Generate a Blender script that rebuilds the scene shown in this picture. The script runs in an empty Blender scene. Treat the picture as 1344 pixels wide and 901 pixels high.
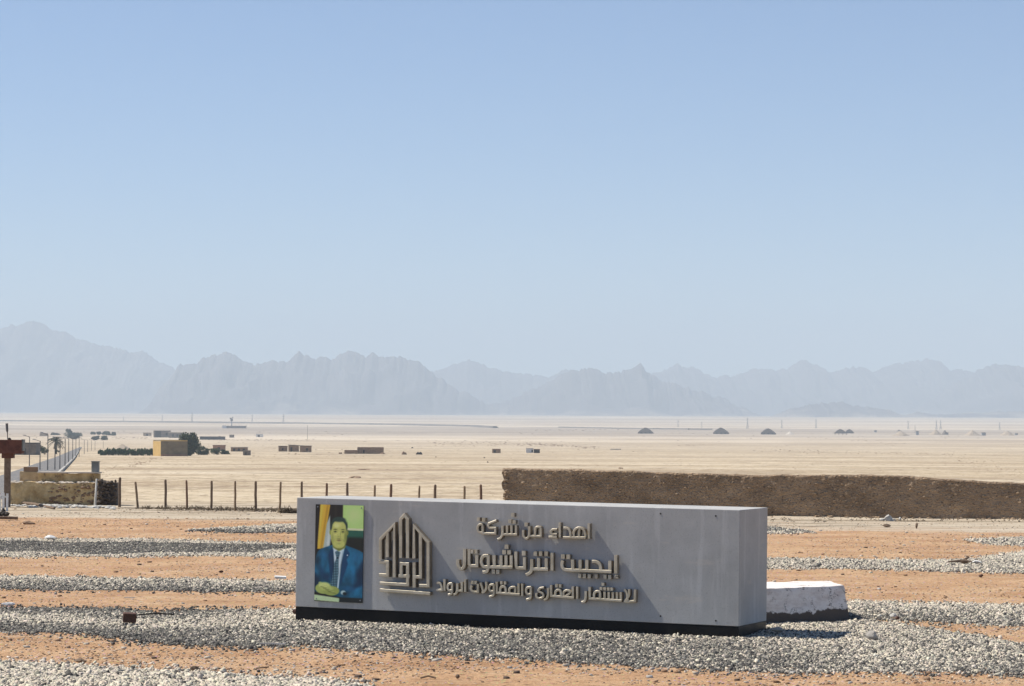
import bpy, math, random
import numpy as np
from mathutils import Vector, Matrix

random.seed(7)
RNG = np.random.default_rng(7)
S = bpy.context.scene
COL = S.collection

# ------------------------------------------------------------------ camera
CAM_H, F = 3.4, 3700.0                 # eye height; focal length in photo pixels (1344 wide)
W, H = 1344.0, 901.0
PITCH = math.atan((548.0 - H / 2) / F)
ROLL = 0.0045
fwd = Vector((0, math.cos(PITCH), math.sin(PITCH)))
r0 = Vector((1, 0, 0)); u0 = r0.cross(fwd)
right = (r0 * math.cos(ROLL) + u0 * math.sin(ROLL)).normalized()
upv = right.cross(fwd).normalized()
cam = bpy.data.cameras.new('camera')
cam.sensor_width = 36.0
cam.lens = F / W * 36.0
cam.clip_start, cam.clip_end = 1.0, 60000.0
camo = bpy.data.objects.new('camera', cam)
m = Matrix((right, upv, -fwd)).transposed().to_4x4()
m.translation = Vector((0, 0, CAM_H))
camo.matrix_world = m
COL.objects.link(camo)
S.camera = camo

# ------------------------------------------------------------------ sun, sky, exposure
X1, D1 = 300 * 43.58 / F, 43.58        # near right corner of the monument
X0, D0 = -281 * 46.6 / F, 46.6         # far left corner
dvec = Vector((X0 - X1, D0 - D1, 0)).normalized()      # along the face, right to left
nvec = Vector((-dvec.y, dvec.x, 0))                    # face normal, towards the camera
if nvec.y > 0: nvec = -nvec
SUN_EL, SUN_OFF = math.radians(53.0), math.radians(7.6)
sunv = (dvec * math.cos(SUN_OFF) + nvec * math.sin(SUN_OFF)) * math.cos(SUN_EL) + Vector((0, 0, math.sin(SUN_EL)))
sl = bpy.data.lights.new('sun', 'SUN')
sl.energy, sl.angle, sl.color = 4.8, math.radians(0.5), (1.0, 0.94, 0.85)
so = bpy.data.objects.new('sun', sl)
so.rotation_euler = sunv.to_track_quat('Z', 'Y').to_euler()
so.location = (-30, 60, 80)
COL.objects.link(so)

world = bpy.data.worlds.new('World')
S.world = world
world.use_nodes = True
wn = world.node_tree
wn.nodes.clear()
sky = wn.nodes.new('ShaderNodeTexSky')
sky.sky_type = 'NISHITA'
sky.sun_disc = False
sky.sun_elevation = SUN_EL
sky.sun_rotation = math.atan2(sunv.x, sunv.y)
sky.altitude = 0
sky.air_density, sky.dust_density, sky.ozone_density = 0.7, 0.1, 6.3
bg = wn.nodes.new('ShaderNodeBackground')
bg.inputs['Strength'].default_value = 0.098
wo = wn.nodes.new('ShaderNodeOutputWorld')
wn.links.new(sky.outputs[0], bg.inputs[0])
wn.links.new(bg.outputs[0], wo.inputs[0])

S.view_settings.view_transform = 'Standard'
S.view_settings.look = 'None'
S.view_settings.gamma = 1.0
S.view_settings.exposure = 0.34
S.view_settings.use_curve_mapping = False
S.render.engine = 'CYCLES'
S.cycles.use_denoising = True
S.cycles.max_bounces = 6
S.cycles.volume_bounces = 2
S.cycles.diffuse_bounces = 3

# ------------------------------------------------------------------ noise and terrain
def vnoise(x, y, seed=0):
    x = np.asarray(x, float); y = np.asarray(y, float)
    xi = np.floor(x).astype(np.int64); yi = np.floor(y).astype(np.int64)
    xf = x - xi; yf = y - yi
    def h(a, b):
        n = (a * 374761393 + b * 668265263 + seed * 1442695041) & 0xFFFFFFFF
        n = ((n ^ (n >> 13)) * 1274126177) & 0xFFFFFFFF
        return ((n ^ (n >> 16)) & 0xFFFF) / 65535.0
    u = xf * xf * (3 - 2 * xf); v = yf * yf * (3 - 2 * yf)
    return ((h(xi, yi) * (1 - u) + h(xi + 1, yi) * u) * (1 - v)
            + (h(xi, yi + 1) * (1 - u) + h(xi + 1, yi + 1) * u) * v) * 2 - 1

def fbm(x, y, seed=0, o=4):
    s = 0; a = 1.0; t = 0
    for k in range(o):
        s = s + a * vnoise(x * 2 ** k, y * 2 ** k, seed + k * 17); t += a; a *= 0.5
    return s / t

_TD = np.array([104, 150, 200, 282, 420, 600, 800, 1000, 1500, 2000, 3000, 4000, 5000, 6500, 8000, 10000, 12000, 20000, 30000])
_TZ = np.array([3.4, 6.2, 8.0, 8.7, 9.1, 10.4, 12.2, 14.2, 18.4, 21.4, 24, 24, 22, 18, 12, 2, -6, -18, -30])

def crest(x):
    return np.clip(107 - 0.35 * np.asarray(x, float), 98, 124)

def terrain(x, y):
    x = np.asarray(x, float); y = np.asarray(y, float)
    off = (crest(x) - 104) * np.clip((400 - y) / 200, 0, 1)
    d = y - off
    z = CAM_H - np.interp(d, _TD, _TZ)
    site = d <= 104
    near = 0.03 * fbm(x * 0.35, y * 0.35, 3) + 0.015 * vnoise(x * 1.7, y * 1.7, 9)
    far = np.clip((y - 300) / 700, 0, 1) * 0.5 * fbm(x * 0.012, y * 0.012, 21, 3)
    return np.where(site, near, z + far)

def ray(px, py):
    return (fwd * F + right * (px - W / 2) + upv * (H / 2 - py)).normalized()

def at(px, py, dz=0.0):
    """first ground point met by the sight line through a place in the photo"""
    d = ray(px, py)
    t = np.exp(np.linspace(math.log(25), math.log(25000), 6000))
    X, Y, Z = d.x * t, d.y * t, CAM_H + d.z * t
    below = Z < terrain(X, Y) + dz
    if not below.any():
        return Vector((d.x * 12000, d.y * 12000, CAM_H + d.z * 12000))
    k = int(np.argmax(below))
    return Vector((X[k], Y[k], Z[k]))

def gz(x, y): return float(terrain(x, y))
def mpp(y): return y / F               # metres per photo pixel at a distance

def plane_at(px, py, p0, n):
    d = ray(px, py); o = Vector((0, 0, CAM_H))
    return o + d * ((p0 - o).dot(n) / d.dot(n))

# ------------------------------------------------------------------ materials
def mat(name):
    mt = bpy.data.materials.new(name); mt.use_nodes = True
    nt = mt.node_tree
    return mt, nt, nt.nodes['Principled BSDF']

def ramp(nt, fac, stops):
    r = nt.nodes.new('ShaderNodeValToRGB')
    e = r.color_ramp.elements
    while len(e) < len(stops): e.new(0.5)
    for k, (p, c) in enumerate(stops):
        e[k].position = p; e[k].color = (*c, 1)
    nt.links.new(fac, r.inputs[0])
    return r.outputs[0]

def coords(nt, scale=(1, 1, 1), loc=(0, 0, 0)):
    tc = nt.nodes.new('ShaderNodeTexCoord'); mp = nt.nodes.new('ShaderNodeMapping')
    mp.inputs['Scale'].default_value = scale; mp.inputs['Location'].default_value = loc
    nt.links.new(tc.outputs['Object'], mp.inputs[0])
    return mp.outputs[0]

def noise(nt, vec, scale, detail=6, rough=0.6, out='Fac'):
    n = nt.nodes.new('ShaderNodeTexNoise')
    n.inputs['Scale'].default_value = scale; n.inputs['Detail'].default_value = detail
    n.inputs['Roughness'].default_value = rough
    nt.links.new(vec, n.inputs['Vector'])
    return n.outputs[out]

def mixc(nt, fac, a, b, mode='MIX'):
    x = nt.nodes.new('ShaderNodeMix'); x.data_type = 'RGBA'; x.blend_type = mode
    for s, v in ((0, fac), (6, a), (7, b)):
        if hasattr(v, 'links'): nt.links.new(v, x.inputs[s])
        elif s == 0: x.inputs[0].default_value = v
        else: x.inputs[s].default_value = (*v, 1)
    return x.outputs[2]

def mrange(nt, v, a, b, c=0.0, d=1.0):
    r = nt.nodes.new('ShaderNodeMapRange'); r.interpolation_type = 'SMOOTHSTEP'
    nt.links.new(v, r.inputs[0])
    for k, q in enumerate((a, b, c, d)): r.inputs[k + 1].default_value = q
    return r.outputs[0]

def math2(nt, op, a, b):
    n = nt.nodes.new('ShaderNodeMath'); n.operation = op
    for k, v in enumerate((a, b)):
        if hasattr(v, 'links'): nt.links.new(v, n.inputs[k])
        else: n.inputs[k].default_value = v
    return n.outputs[0]

def bump(nt, bs, h, strength=0.4, dist=0.02):
    b = nt.nodes.new('ShaderNodeBump')
    b.inputs['Strength'].default_value = strength; b.inputs['Distance'].default_value = dist
    nt.links.new(h, b.inputs['Height']); nt.links.new(b.outputs[0], bs.inputs['Normal'])

def mottled(name, dark, light, scale=3.0, rough=0.85, bs_=0.3, dist=0.02, metal=0.0, detail=8):
    mt, nt, bs = mat(name)
    v = coords(nt)
    n = noise(nt, v, scale, detail, 0.65)
    nt.links.new(ramp(nt, n, [(0.37, dark), (0.63, light)]), bs.inputs['Base Color'])
    bs.inputs['Roughness'].default_value = rough; bs.inputs['Metallic'].default_value = metal
    bump(nt, bs, noise(nt, v, scale * 4, 5, 0.6), bs_, dist)
    return mt

def island(name, stops, rough=0.9):
    mt, nt, bs = mat(name)
    g = nt.nodes.new('ShaderNodeNewGeometry')
    nt.links.new(ramp(nt, g.outputs['Random Per Island'], stops), bs.inputs['Base Color'])
    bs.inputs['Roughness'].default_value = rough
    return mt

def ground_material():
    mt, nt, bs = mat('desert_ground')
    L = nt.links
    tc = nt.nodes.new('ShaderNodeTexCoord'); P = tc.outputs['Object']
    sp = nt.nodes.new('ShaderNodeSeparateXYZ'); L.new(P, sp.inputs[0])
    # graded fill of the site: orange sand with pebbles and crust
    nA = noise(nt, P, 0.5, 8, 0.65); nB = noise(nt, P, 7.0, 6, 0.7); nS = noise(nt, coords(nt, (0.25, 1.6, 1)), 1.0, 6, 0.7)
    site = ramp(nt, nA, [(0.34, (0.42, 0.235, 0.12)), (0.5, (0.53, 0.32, 0.172)), (0.66, (0.63, 0.42, 0.245))])
    site = mixc(nt, mrange(nt, nS, 0.45, 0.75), site, (0.58, 0.41, 0.255))
    site = mixc(nt, mrange(nt, nB, 0.52, 0.64), site, (0.25, 0.135, 0.07))
    nC = noise(nt, P, 26.0, 4, 0.7)
    site = mixc(nt, mrange(nt, nC, 0.56, 0.66, 0, 0.8), site, (0.15, 0.085, 0.05))
    site = mixc(nt, mrange(nt, nC, 0.42, 0.34, 0, 0.7), site, (0.66, 0.47, 0.29))
    vo = nt.nodes.new('ShaderNodeTexVoronoi'); vo.inputs['Scale'].default_value = 9.0; L.new(P, vo.inputs['Vector'])
    site = mixc(nt, mrange(nt, vo.outputs['Distance'], 0.22, 0.12), site, mixc(nt, 0.5, vo.outputs['Color'], (0.45, 0.33, 0.23)), 'MIX')
    # pale trodden strip along the fence and the wall, with wheel ruts
    rut = noise(nt, coords(nt, (0.03, 1.1, 1)), 1.0, 4, 0.6)
    strip = ramp(nt, rut, [(0.36, (0.20, 0.155, 0.105)), (0.44, (0.46, 0.375, 0.265)), (0.56, (0.62, 0.53, 0.40)), (0.66, (0.36, 0.25, 0.16))])
    strip = mixc(nt, mrange(nt, nB, 0.58, 0.72), strip, (0.30, 0.23, 0.155))
    # open desert
    p1 = noise(nt, coords(nt, (0.006, 0.02, 1)), 1.0, 8, 0.62)
    p2 = noise(nt, coords(nt, (0.0012, 0.0022, 1), (3, 7, 0)), 1.0, 5, 0.55)
    p3 = noise(nt, coords(nt, (0.03, 0.06, 1), (5, 1, 0)), 1.0, 10, 0.7)
    plain = ramp(nt, p1, [(0.34, (0.42, 0.325, 0.205)), (0.46, (0.53, 0.425, 0.28)), (0.55, (0.60, 0.495, 0.34)), (0.68, (0.70, 0.60, 0.44))])
    plain = mixc(nt, mrange(nt, p3, 0.53, 0.66), plain, (0.27, 0.20, 0.13))
    p4 = noise(nt, coords(nt, (0.11, 0.16, 1), (1, 5, 0)), 1.0, 8, 0.72)
    p5 = noise(nt, coords(nt, (0.010, 0.035, 1), (9, 2, 0)), 1.0, 7, 0.7)
    plain = mixc(nt, mrange(nt, p4, 0.52, 0.64, 0.0, 0.9), plain, (0.30, 0.22, 0.145))
    plain = mixc(nt, mrange(nt, p4, 0.46, 0.34, 0.0, 0.6), plain, (0.66, 0.56, 0.43))
    p7 = noise(nt, coords(nt, (0.016, 0.026, 1), (7, 3, 0)), 1.0, 9, 0.68)
    plain = mixc(nt, mrange(nt, p7, 0.50, 0.60, 0.0, 0.55), plain, (0.37, 0.275, 0.175))
    p6 = noise(nt, coords(nt, (0.55, 0.28, 1), (2, 8, 0)), 1.0, 6, 0.75)
    plain = mixc(nt, mrange(nt, p6, 0.52, 0.62, 0.0, 0.75), plain, (0.25, 0.185, 0.12))
    plain = mixc(nt, mrange(nt, p6, 0.46, 0.38, 0.0, 0.6), plain, (0.70, 0.60, 0.44))
    plain = mixc(nt, mrange(nt, p5, 0.53, 0.64, 0.0, 0.8), plain, (0.33, 0.255, 0.18))
    farc = ramp(nt, p2, [(0.38, (0.36, 0.28, 0.20)), (0.5, (0.56, 0.46, 0.34)), (0.62, (0.74, 0.63, 0.48))])
    plain = mixc(nt, mrange(nt, sp.outputs['Y'], 1500, 3600, 0.0, 0.75), plain, farc)
    # a darker gravel flat in the distance
    yy = math2(nt, 'ADD', sp.outputs['Y'], math2(nt, 'MULTIPLY', p2, 1800))
    band = math2(nt, 'MULTIPLY', mrange(nt, yy, 4300, 4800), mrange(nt, yy, 6900, 6300))
    plain = mixc(nt, math2(nt, 'MULTIPLY', band, 0.38), plain, (0.20, 0.165, 0.14))
    # zones: distance from the edge of the terrace, wandering
    wob = math2(nt, 'MULTIPLY', math2(nt, 'SUBTRACT', noise(nt, P, 0.12, 5), 0.5), 9.0)
    d = math2(nt, 'ADD', math2(nt, 'ADD', sp.outputs['Y'], math2(nt, 'MULTIPLY', sp.outputs['X'], 0.30)), wob)
    c = mixc(nt, mrange(nt, d, 88.0, 91.0), site, strip)
    c = mixc(nt, mrange(nt, sp.outputs['Y'], 104, 118), c, plain)
    L.new(c, bs.inputs['Base Color'])
    bs.inputs['Roughness'].default_value = 0.95
    bs.inputs['Specular IOR Level'].default_value = 0.15
    hgt = math2(nt, 'ADD', math2(nt, 'MULTIPLY', nB, 0.6), math2(nt, 'MULTIPLY', noise(nt, P, 22, 4, 0.6), 0.3))
    bump(nt, bs, hgt, 0.9, 0.11)
    return mt

def stone_material():
    mt, nt, bs = mat('gravel_stone')
    a = nt.nodes.new('ShaderNodeAttribute'); a.attribute_name = 'Col'
    n = noise(nt, coords(nt), 30, 3)
    c = mixc(nt, 0.35, a.outputs['Color'], ramp(nt, n, [(0.3, (0.45, 0.45, 0.45)), (0.7, (1, 1, 1))]), 'MULTIPLY')
    nt.links.new(c, bs.inputs['Base Color']); bs.inputs['Roughness'].default_value = 0.85
    return mt

def concrete_material():
    mt, nt, bs = mat('grey_render')
    v = coords(nt)
    a = noise(nt, v, 1.1, 8, 0.6); b = noise(nt, coords(nt, (6, 6, 0.5)), 1.0, 5, 0.6); g = noise(nt, v, 60, 3)
    c = ramp(nt, a, [(0.36, (0.395, 0.388, 0.365)), (0.64, (0.49, 0.483, 0.455))])
    c = mixc(nt, mrange(nt, b, 0.52, 0.66, 0, 0.5), c, (0.58, 0.57, 0.54))
    c = mixc(nt, mrange(nt, g, 0.56, 0.68, 0, 0.5), c, (0.24, 0.23, 0.21))
    nt.links.new(c, bs.inputs['Base Color']); bs.inputs['Roughness'].default_value = 0.8
    drip = noise(nt, coords(nt, (3.2, 3.2, 0.18), (4, 0, 0)), 1.0, 6, 0.7)
    c2 = mixc(nt, mrange(nt, drip, 0.56, 0.68, 0, 0.06), c, (0.27, 0.255, 0.23))
    dust = noise(nt, coords(nt, (1.4, 1.4, 5.0)), 1.0, 7, 0.7)
    c2 = mixc(nt, mrange(nt, dust, 0.58, 0.68, 0, 0.3), c2, (0.62, 0.55, 0.45))
    nt.links.new(c2, bs.inputs['Base Color'])
    h = math2(nt, 'ADD', a, math2(nt, 'MULTIPLY', b, 0.3))
    bump(nt, bs, h, 0.13, 0.03)
    return mt

def tile_material():
    mt, nt, bs = mat('black_tile')
    n = noise(nt, coords(nt), 2.0, 6)
    nt.links.new(ramp(nt, n, [(0.35, (0.006, 0.006, 0.006)), (0.75, (0.016, 0.015, 0.014))]), bs.inputs['Base Color'])
    nt.links.new(ramp(nt, n, [(0.3, (0.3, 0.3, 0.3)), (0.7, (0.55, 0.55, 0.55))]), bs.inputs['Roughness'])
    bs.inputs['Specular IOR Level'].default_value = 0.2
    return mt

def rubble_material():
    mt, nt, bs = mat('rubble_masonry')
    v = coords(nt, (1, 1, 1.5))
    vo = nt.nodes.new('ShaderNodeTexVoronoi'); vo.inputs['Scale'].default_value = 11.0; nt.links.new(v, vo.inputs['Vector'])
    n = noise(nt, v, 0.7, 8, 0.65); n2 = noise(nt, v, 12, 6, 0.7)
    c = ramp(nt, n, [(0.34, (0.21, 0.145, 0.088)), (0.66, (0.46, 0.33, 0.21))])
    hs = nt.nodes.new('ShaderNodeSeparateColor'); nt.links.new(vo.outputs['Color'], hs.inputs[0])
    st = math2(nt, 'MULTIPLY', mrange(nt, hs.outputs[0], 0.55, 0.66), mrange(nt, vo.outputs['Distance'], 0.50, 0.30))
    c = mixc(nt, st, c, mixc(nt, hs.outputs[1], (0.50, 0.36, 0.23), (0.32, 0.21, 0.12)))
    c = mixc(nt, mrange(nt, n2, 0.54, 0.66), c, (0.085, 0.055, 0.033))
    nt.links.new(c, bs.inputs['Base Color']); bs.inputs['Roughness'].default_value = 0.95
    bump(nt, bs, math2(nt, 'ADD', math2(nt, 'MULTIPLY', vo.outputs['Distance'], -0.8), n2), 1.0, 0.06)
    return mt

def plaster_material(name, base, light, stain):
    mt, nt, bs = mat(name)
    v = coords(nt)
    n = noise(nt, v, 1.6, 8, 0.65); n2 = noise(nt, coords(nt, (1, 1, 0.7), (3, 1, 0)), 1.5, 9, 0.72)
    c = ramp(nt, n, [(0.38, base), (0.58, light)])
    c = mixc(nt, mrange(nt, n2, 0.53, 0.62, 0, 0.85), c, stain)
    nt.links.new(c, bs.inputs['Base Color']); bs.inputs['Roughness'].default_value = 0.9
    bump(nt, bs, n2, 0.6, 0.04)
    return mt

def whitewash_material():
    mt, nt, bs = mat('chipped_whitewash')
    v = coords(nt)
    n = noise(nt, v, 2.0, 8, 0.7); n2 = noise(nt, coords(nt, (2, 2, 5)), 1.6, 9, 0.75)
    sp = nt.nodes.new('ShaderNodeSeparateXYZ')
    tc = nt.nodes.new('ShaderNodeTexCoord'); nt.links.new(tc.outputs['Object'], sp.inputs[0])
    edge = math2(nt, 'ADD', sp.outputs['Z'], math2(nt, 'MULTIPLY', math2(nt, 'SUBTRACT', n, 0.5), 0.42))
    c = ramp(nt, n2, [(0.36, (0.66, 0.59, 0.53)), (0.54, (0.84, 0.79, 0.73))])
    c = mixc(nt, mrange(nt, n2, 0.60, 0.63), c, (0.26, 0.21, 0.17))
    cr = nt.nodes.new('ShaderNodeTexVoronoi'); cr.feature = 'DISTANCE_TO_EDGE'; cr.inputs['Scale'].default_value = 2.6
    wv = nt.nodes.new('ShaderNodeVectorMath'); wv.operation = 'ADD'
    nt.links.new(v, wv.inputs[0]); nt.links.new(noise(nt, v, 3.0, 5, 0.7, 'Color'), wv.inputs[1]); nt.links.new(wv.outputs[0], cr.inputs['Vector'])
    crack = math2(nt, 'MULTIPLY', mrange(nt, cr.outputs['Distance'], 0.022, 0.010), mrange(nt, noise(nt, v, 1.6, 3), 0.53, 0.58))
    c = mixc(nt, crack, c, (0.10, 0.08, 0.06))
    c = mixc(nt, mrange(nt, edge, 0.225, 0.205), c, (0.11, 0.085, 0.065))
    nt.links.new(c, bs.inputs['Base Color']); bs.inputs['Roughness'].default_value = 0.85
    bump(nt, bs, n2, 0.6, 0.03)
    return mt

def mountain_material():
    mt, nt, bs = mat('bare_rock')
    v = coords(nt)
    n = noise(nt, v, 0.004, 9, 0.65)
    rock = ramp(nt, n, [(0.38, (0.072, 0.066, 0.068)), (0.62, (0.115, 0.102, 0.102))])
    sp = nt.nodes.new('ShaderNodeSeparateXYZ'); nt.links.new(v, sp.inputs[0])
    base_haze = math2(nt, 'ADD', sp.outputs['Z'], math2(nt, 'MULTIPLY', math2(nt, 'SUBTRACT', n, 0.5), 320))
    nt.links.new(mixc(nt, mrange(nt, base_haze, 60, -60), rock, (0.46, 0.385, 0.30)), bs.inputs['Base Color'])  # pale colour towards the base stands in for haze
    bs.inputs['Roughness'].default_value = 0.95
    return mt

M = {
    'ground': ground_material(), 'stone': stone_material(), 'concrete': concrete_material(), 'tile': tile_material(),
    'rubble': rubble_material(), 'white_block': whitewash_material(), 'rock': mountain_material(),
    'plaster': plaster_material('ochre_plaster', (0.36, 0.24, 0.105), (0.66, 0.50, 0.26), (0.14, 0.10, 0.065)),
    'plaster2': plaster_material('tan_plaster', (0.42, 0.32, 0.19), (0.57, 0.46, 0.30), (0.25, 0.19, 0.13)),
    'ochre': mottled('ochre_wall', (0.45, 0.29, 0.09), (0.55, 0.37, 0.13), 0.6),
    'shaded_ochre': mottled('shaded_ochre_wall', (0.15, 0.115, 0.065), (0.22, 0.17, 0.10), 0.5),
    'roof_pale': mottled('pale_roof', (0.55, 0.48, 0.38), (0.68, 0.60, 0.50), 0.7),
    'mud': mottled('mud_brick', (0.19, 0.115, 0.065), (0.31, 0.205, 0.125), 1.2),
    'brick': mottled('red_brick', (0.25, 0.125, 0.075), (0.36, 0.19, 0.115), 1.5),
    'dark': mottled('dark_opening', (0.02, 0.016, 0.013), (0.04, 0.032, 0.026), 2),
    'gold': None, 'wood_pale': mottled('weathered_wood', (0.19, 0.125, 0.07), (0.33, 0.23, 0.14), 9),
    'wood_dark': mottled('dark_wood', (0.125, 0.082, 0.052), (0.22, 0.15, 0.095), 9),
    'wood_red': mottled('reddish_wood', (0.14, 0.075, 0.042), (0.22, 0.125, 0.075), 9),
    'redbrown': mottled('red_brown_paint', (0.085, 0.030, 0.020), (0.15, 0.055, 0.036), 5),
    'pillar': mottled('pillar_brick', (0.14, 0.095, 0.065), (0.23, 0.16, 0.11), 8),
    'grey_metal': mottled('dull_grey_metal', (0.16, 0.17, 0.16), (0.25, 0.26, 0.25), 3, 0.6),
    'lamp': mottled('lamp_post_paint', (0.10, 0.10, 0.10), (0.16, 0.155, 0.15), 1),
    'white': mottled('white_plastic', (0.62, 0.61, 0.58), (0.80, 0.79, 0.76), 6),
    'asphalt': plaster_material('dusty_asphalt', (0.13, 0.125, 0.12), (0.18, 0.173, 0.165), (0.40, 0.33, 0.24)),
    'kerb': mottled('kerb_concrete', (0.40, 0.38, 0.33), (0.52, 0.50, 0.45), 0.4),
    'leaf': island('dark_foliage', [(0.0, (0.010, 0.018, 0.005)), (0.5, (0.030, 0.050, 0.014)), (1.0, (0.085, 0.115, 0.035))]),
    'leaf2': island('hedge_foliage', [(0.0, (0.010, 0.026, 0.007)), (0.5, (0.028, 0.075, 0.018)), (1.0, (0.075, 0.145, 0.04))]),
    'leaf3': island('dusty_foliage', [(0.0, (0.03, 0.035, 0.02)), (0.5, (0.065, 0.07, 0.04)), (1.0, (0.11, 0.11, 0.065))]),
    'bark': mottled('bark', (0.05, 0.036, 0.025), (0.10, 0.075, 0.05), 3),
    'thatch': mottled('grey_thatch', (0.12, 0.095, 0.07), (0.22, 0.175, 0.135), 0.5),
    'spoil': mottled('sand_heap', (0.34, 0.265, 0.185), (0.46, 0.37, 0.265), 0.3),
    'embank': mottled('dark_embankment', (0.10, 0.085, 0.07), (0.17, 0.14, 0.115), 0.02),
    'scrub': island('dry_scrub', [(0.0, (0.06, 0.042, 0.025)), (0.5, (0.13, 0.095, 0.055)), (1.0, (0.22, 0.165, 0.10))]),
    'rust': mottled('rusty_brown', (0.07, 0.032, 0.020), (0.13, 0.06, 0.038), 8),
    'pale_rock': mottled('pale_rock', (0.45, 0.43, 0.38), (0.66, 0.63, 0.56), 5),
    'grey_rock': mottled('grey_rock', (0.28, 0.255, 0.22), (0.42, 0.385, 0.335), 5),
    'steel': mottled('galvanised_steel', (0.22, 0.23, 0.24), (0.32, 0.33, 0.34), 1, 0.6),
}
def gold_material():
    mt, nt, bs = mat('dull_gold_letter')
    v = coords(nt)
    n = noise(nt, v, 3.5, 6, 0.65); n2 = noise(nt, v, 25, 4)
    c = ramp(nt, n, [(0.38, (0.50, 0.43, 0.30)), (0.62, (0.68, 0.60, 0.45))])
    c = mixc(nt, mrange(nt, n2, 0.6, 0.75, 0, 0.5), c, (0.25, 0.21, 0.14))
    nt.links.new(c, bs.inputs['Base Color'])
    bs.inputs['Roughness'].default_value = 0.45; bs.inputs['Metallic'].default_value = 0.15
    return mt
M['gold'] = gold_material()
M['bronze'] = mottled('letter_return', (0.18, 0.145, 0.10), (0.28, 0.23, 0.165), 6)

# ------------------------------------------------------------------ mesh helpers
class MB:
    def __init__(s): s.v, s.f = [], []
    def add(s, vs, fs):
        o = len(s.v); s.v += [Vector(q) for q in vs]; s.f += [tuple(i + o for i in f) for f in fs]; return s
    def box(s, c, size, yaw=0.0, tilt=None, taper=1.0):
        c = Vector(c); hx, hy, hz = size[0] / 2, size[1] / 2, size[2] / 2
        R = Matrix.Rotation(yaw, 3, 'Z')
        if tilt: R = R @ Matrix.Rotation(tilt[0], 3, 'X') @ Matrix.Rotation(tilt[1], 3, 'Y')
        vs = []
        for z in (-1, 1):
            k = taper if z > 0 else 1.0
            for x, y in ((-1, -1), (1, -1), (1, 1), (-1, 1)):
                vs.append(c + R @ Vector((x * hx * k, y * hy * k, z * hz)))
        return s.add(vs, [(3, 2, 1, 0), (4, 5, 6, 7), (0, 1, 5, 4), (1, 2, 6, 5), (2, 3, 7, 6), (3, 0, 4, 7)])
    def tube(s, pts, rad, n=6, cap=True):
        pts = [Vector(p) for p in pts]; k = len(pts)
        rad = rad if hasattr(rad, '__len__') else [rad] * k
        vs = []
        for i, p in enumerate(pts):
            t = (pts[min(i + 1, k - 1)] - pts[max(i - 1, 0)]).normalized()
            a = t.cross(Vector((0, 0, 1)) if abs(t.z) < 0.9 else Vector((1, 0, 0))).normalized(); b = t.cross(a)
            for j in range(n):
                q = 2 * math.pi * j / n
                vs.append(p + (a * math.cos(q) + b * math.sin(q)) * rad[i])
        fs = [(i * n + j, i * n + (j + 1) % n, (i + 1) * n + (j + 1) % n, (i + 1) * n + j) for i in range(k - 1) for j in range(n)]
        if cap: fs += [tuple(range(n))[::-1], tuple((k - 1) * n + j for j in range(n))]
        return s.add(vs, fs)
    def prism(s, poly, vec):
        n = len(poly); vec = Vector(vec); p = [Vector(q) for q in poly]
        return s.add(p + [q + vec for q in p], [tuple(range(n))[::-1], tuple(range(n, 2 * n))] + [(i, (i + 1) % n, n + (i + 1) % n, n + i) for i in range(n)])
    def cone(s, c, r, h, n=14, r2=0.02, sq=0.0):
        c = Vector(c); vs = []
        for k, (rr, z) in enumerate(((r, 0), (r * 0.55, h * 0.5 + sq), (r2, h))):
            for j in range(n):
                a = 2 * math.pi * j / n; w = 1 + 0.08 * random.uniform(-1, 1)
                vs.append(c + Vector((math.cos(a) * rr * w, math.sin(a) * rr * w, z)))
        fs = [(i * n + j, i * n + (j + 1) % n, (i + 1) * n + (j + 1) % n, (i + 1) * n + j) for i in range(2) for j in range(n)]
        return s.add(vs, fs + [tuple(range(n))[::-1], tuple(2 * n + j for j in range(n))])
    def rock(s, c, size, seed=0, flat=0.0):
        rr = random.Random(seed); import bmesh
        bm = bmesh.new(); bmesh.ops.create_icosphere(bm, subdivisions=2, radius=1.0)
        pl = [(Vector((rr.uniform(-1, 1), rr.uniform(-1, 1), rr.uniform(-1, 1))).normalized(), rr.uniform(0.55, 0.85)) for _ in range(9)]
        vs = []
        for v in bm.verts:
            p = v.co.copy()
            for n, d in pl:
                e = p.dot(n) - d
                if e > 0: p -= n * e
            p *= 1 + 0.04 * rr.uniform(-1, 1)
            vs.append(Vector(c) + Vector((p.x * size[0], p.y * size[1], p.z * size[2])))
        fs = [tuple(v.index for v in f.verts) for f in bm.faces]; bm.free()
        return s.add(vs, fs)
    def leaves(s, c, radii, n, size, clumps=7, seed=0, shell=0.55):
        rr = random.Random(seed); c = Vector(c); cl = []
        for _ in range(clumps):
            a = rr.uniform(0, 6.283); q = rr.uniform(-0.7, 0.85); w = math.sqrt(max(0, 1 - q * q)) * rr.uniform(0.35, 0.72)
            cl.append((Vector((math.cos(a) * w * radii[0], math.sin(a) * w * radii[1], q * 0.72 * radii[2])), rr.uniform(0.32, 0.52)))
        for _ in range(n):
            o, k = rr.choice(cl)
            d = Vector((rr.gauss(0, 1), rr.gauss(0, 1), rr.gauss(0, 1))).normalized() * (rr.random() ** 0.4) * k
            p = c + o + Vector((d.x * radii[0], d.y * radii[1], d.z * radii[2]))
            a = Vector((rr.gauss(0, 1), rr.gauss(0, 1), rr.gauss(0, 1))).normalized(); b = a.orthogonal().normalized()
            z = size * rr.uniform(0.6, 1.3)
            s.add([p - a * z * .5, p + b * z * .3, p + a * z * .5, p - b * z * .3], [(0, 1, 2, 3)])
        return s
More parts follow.
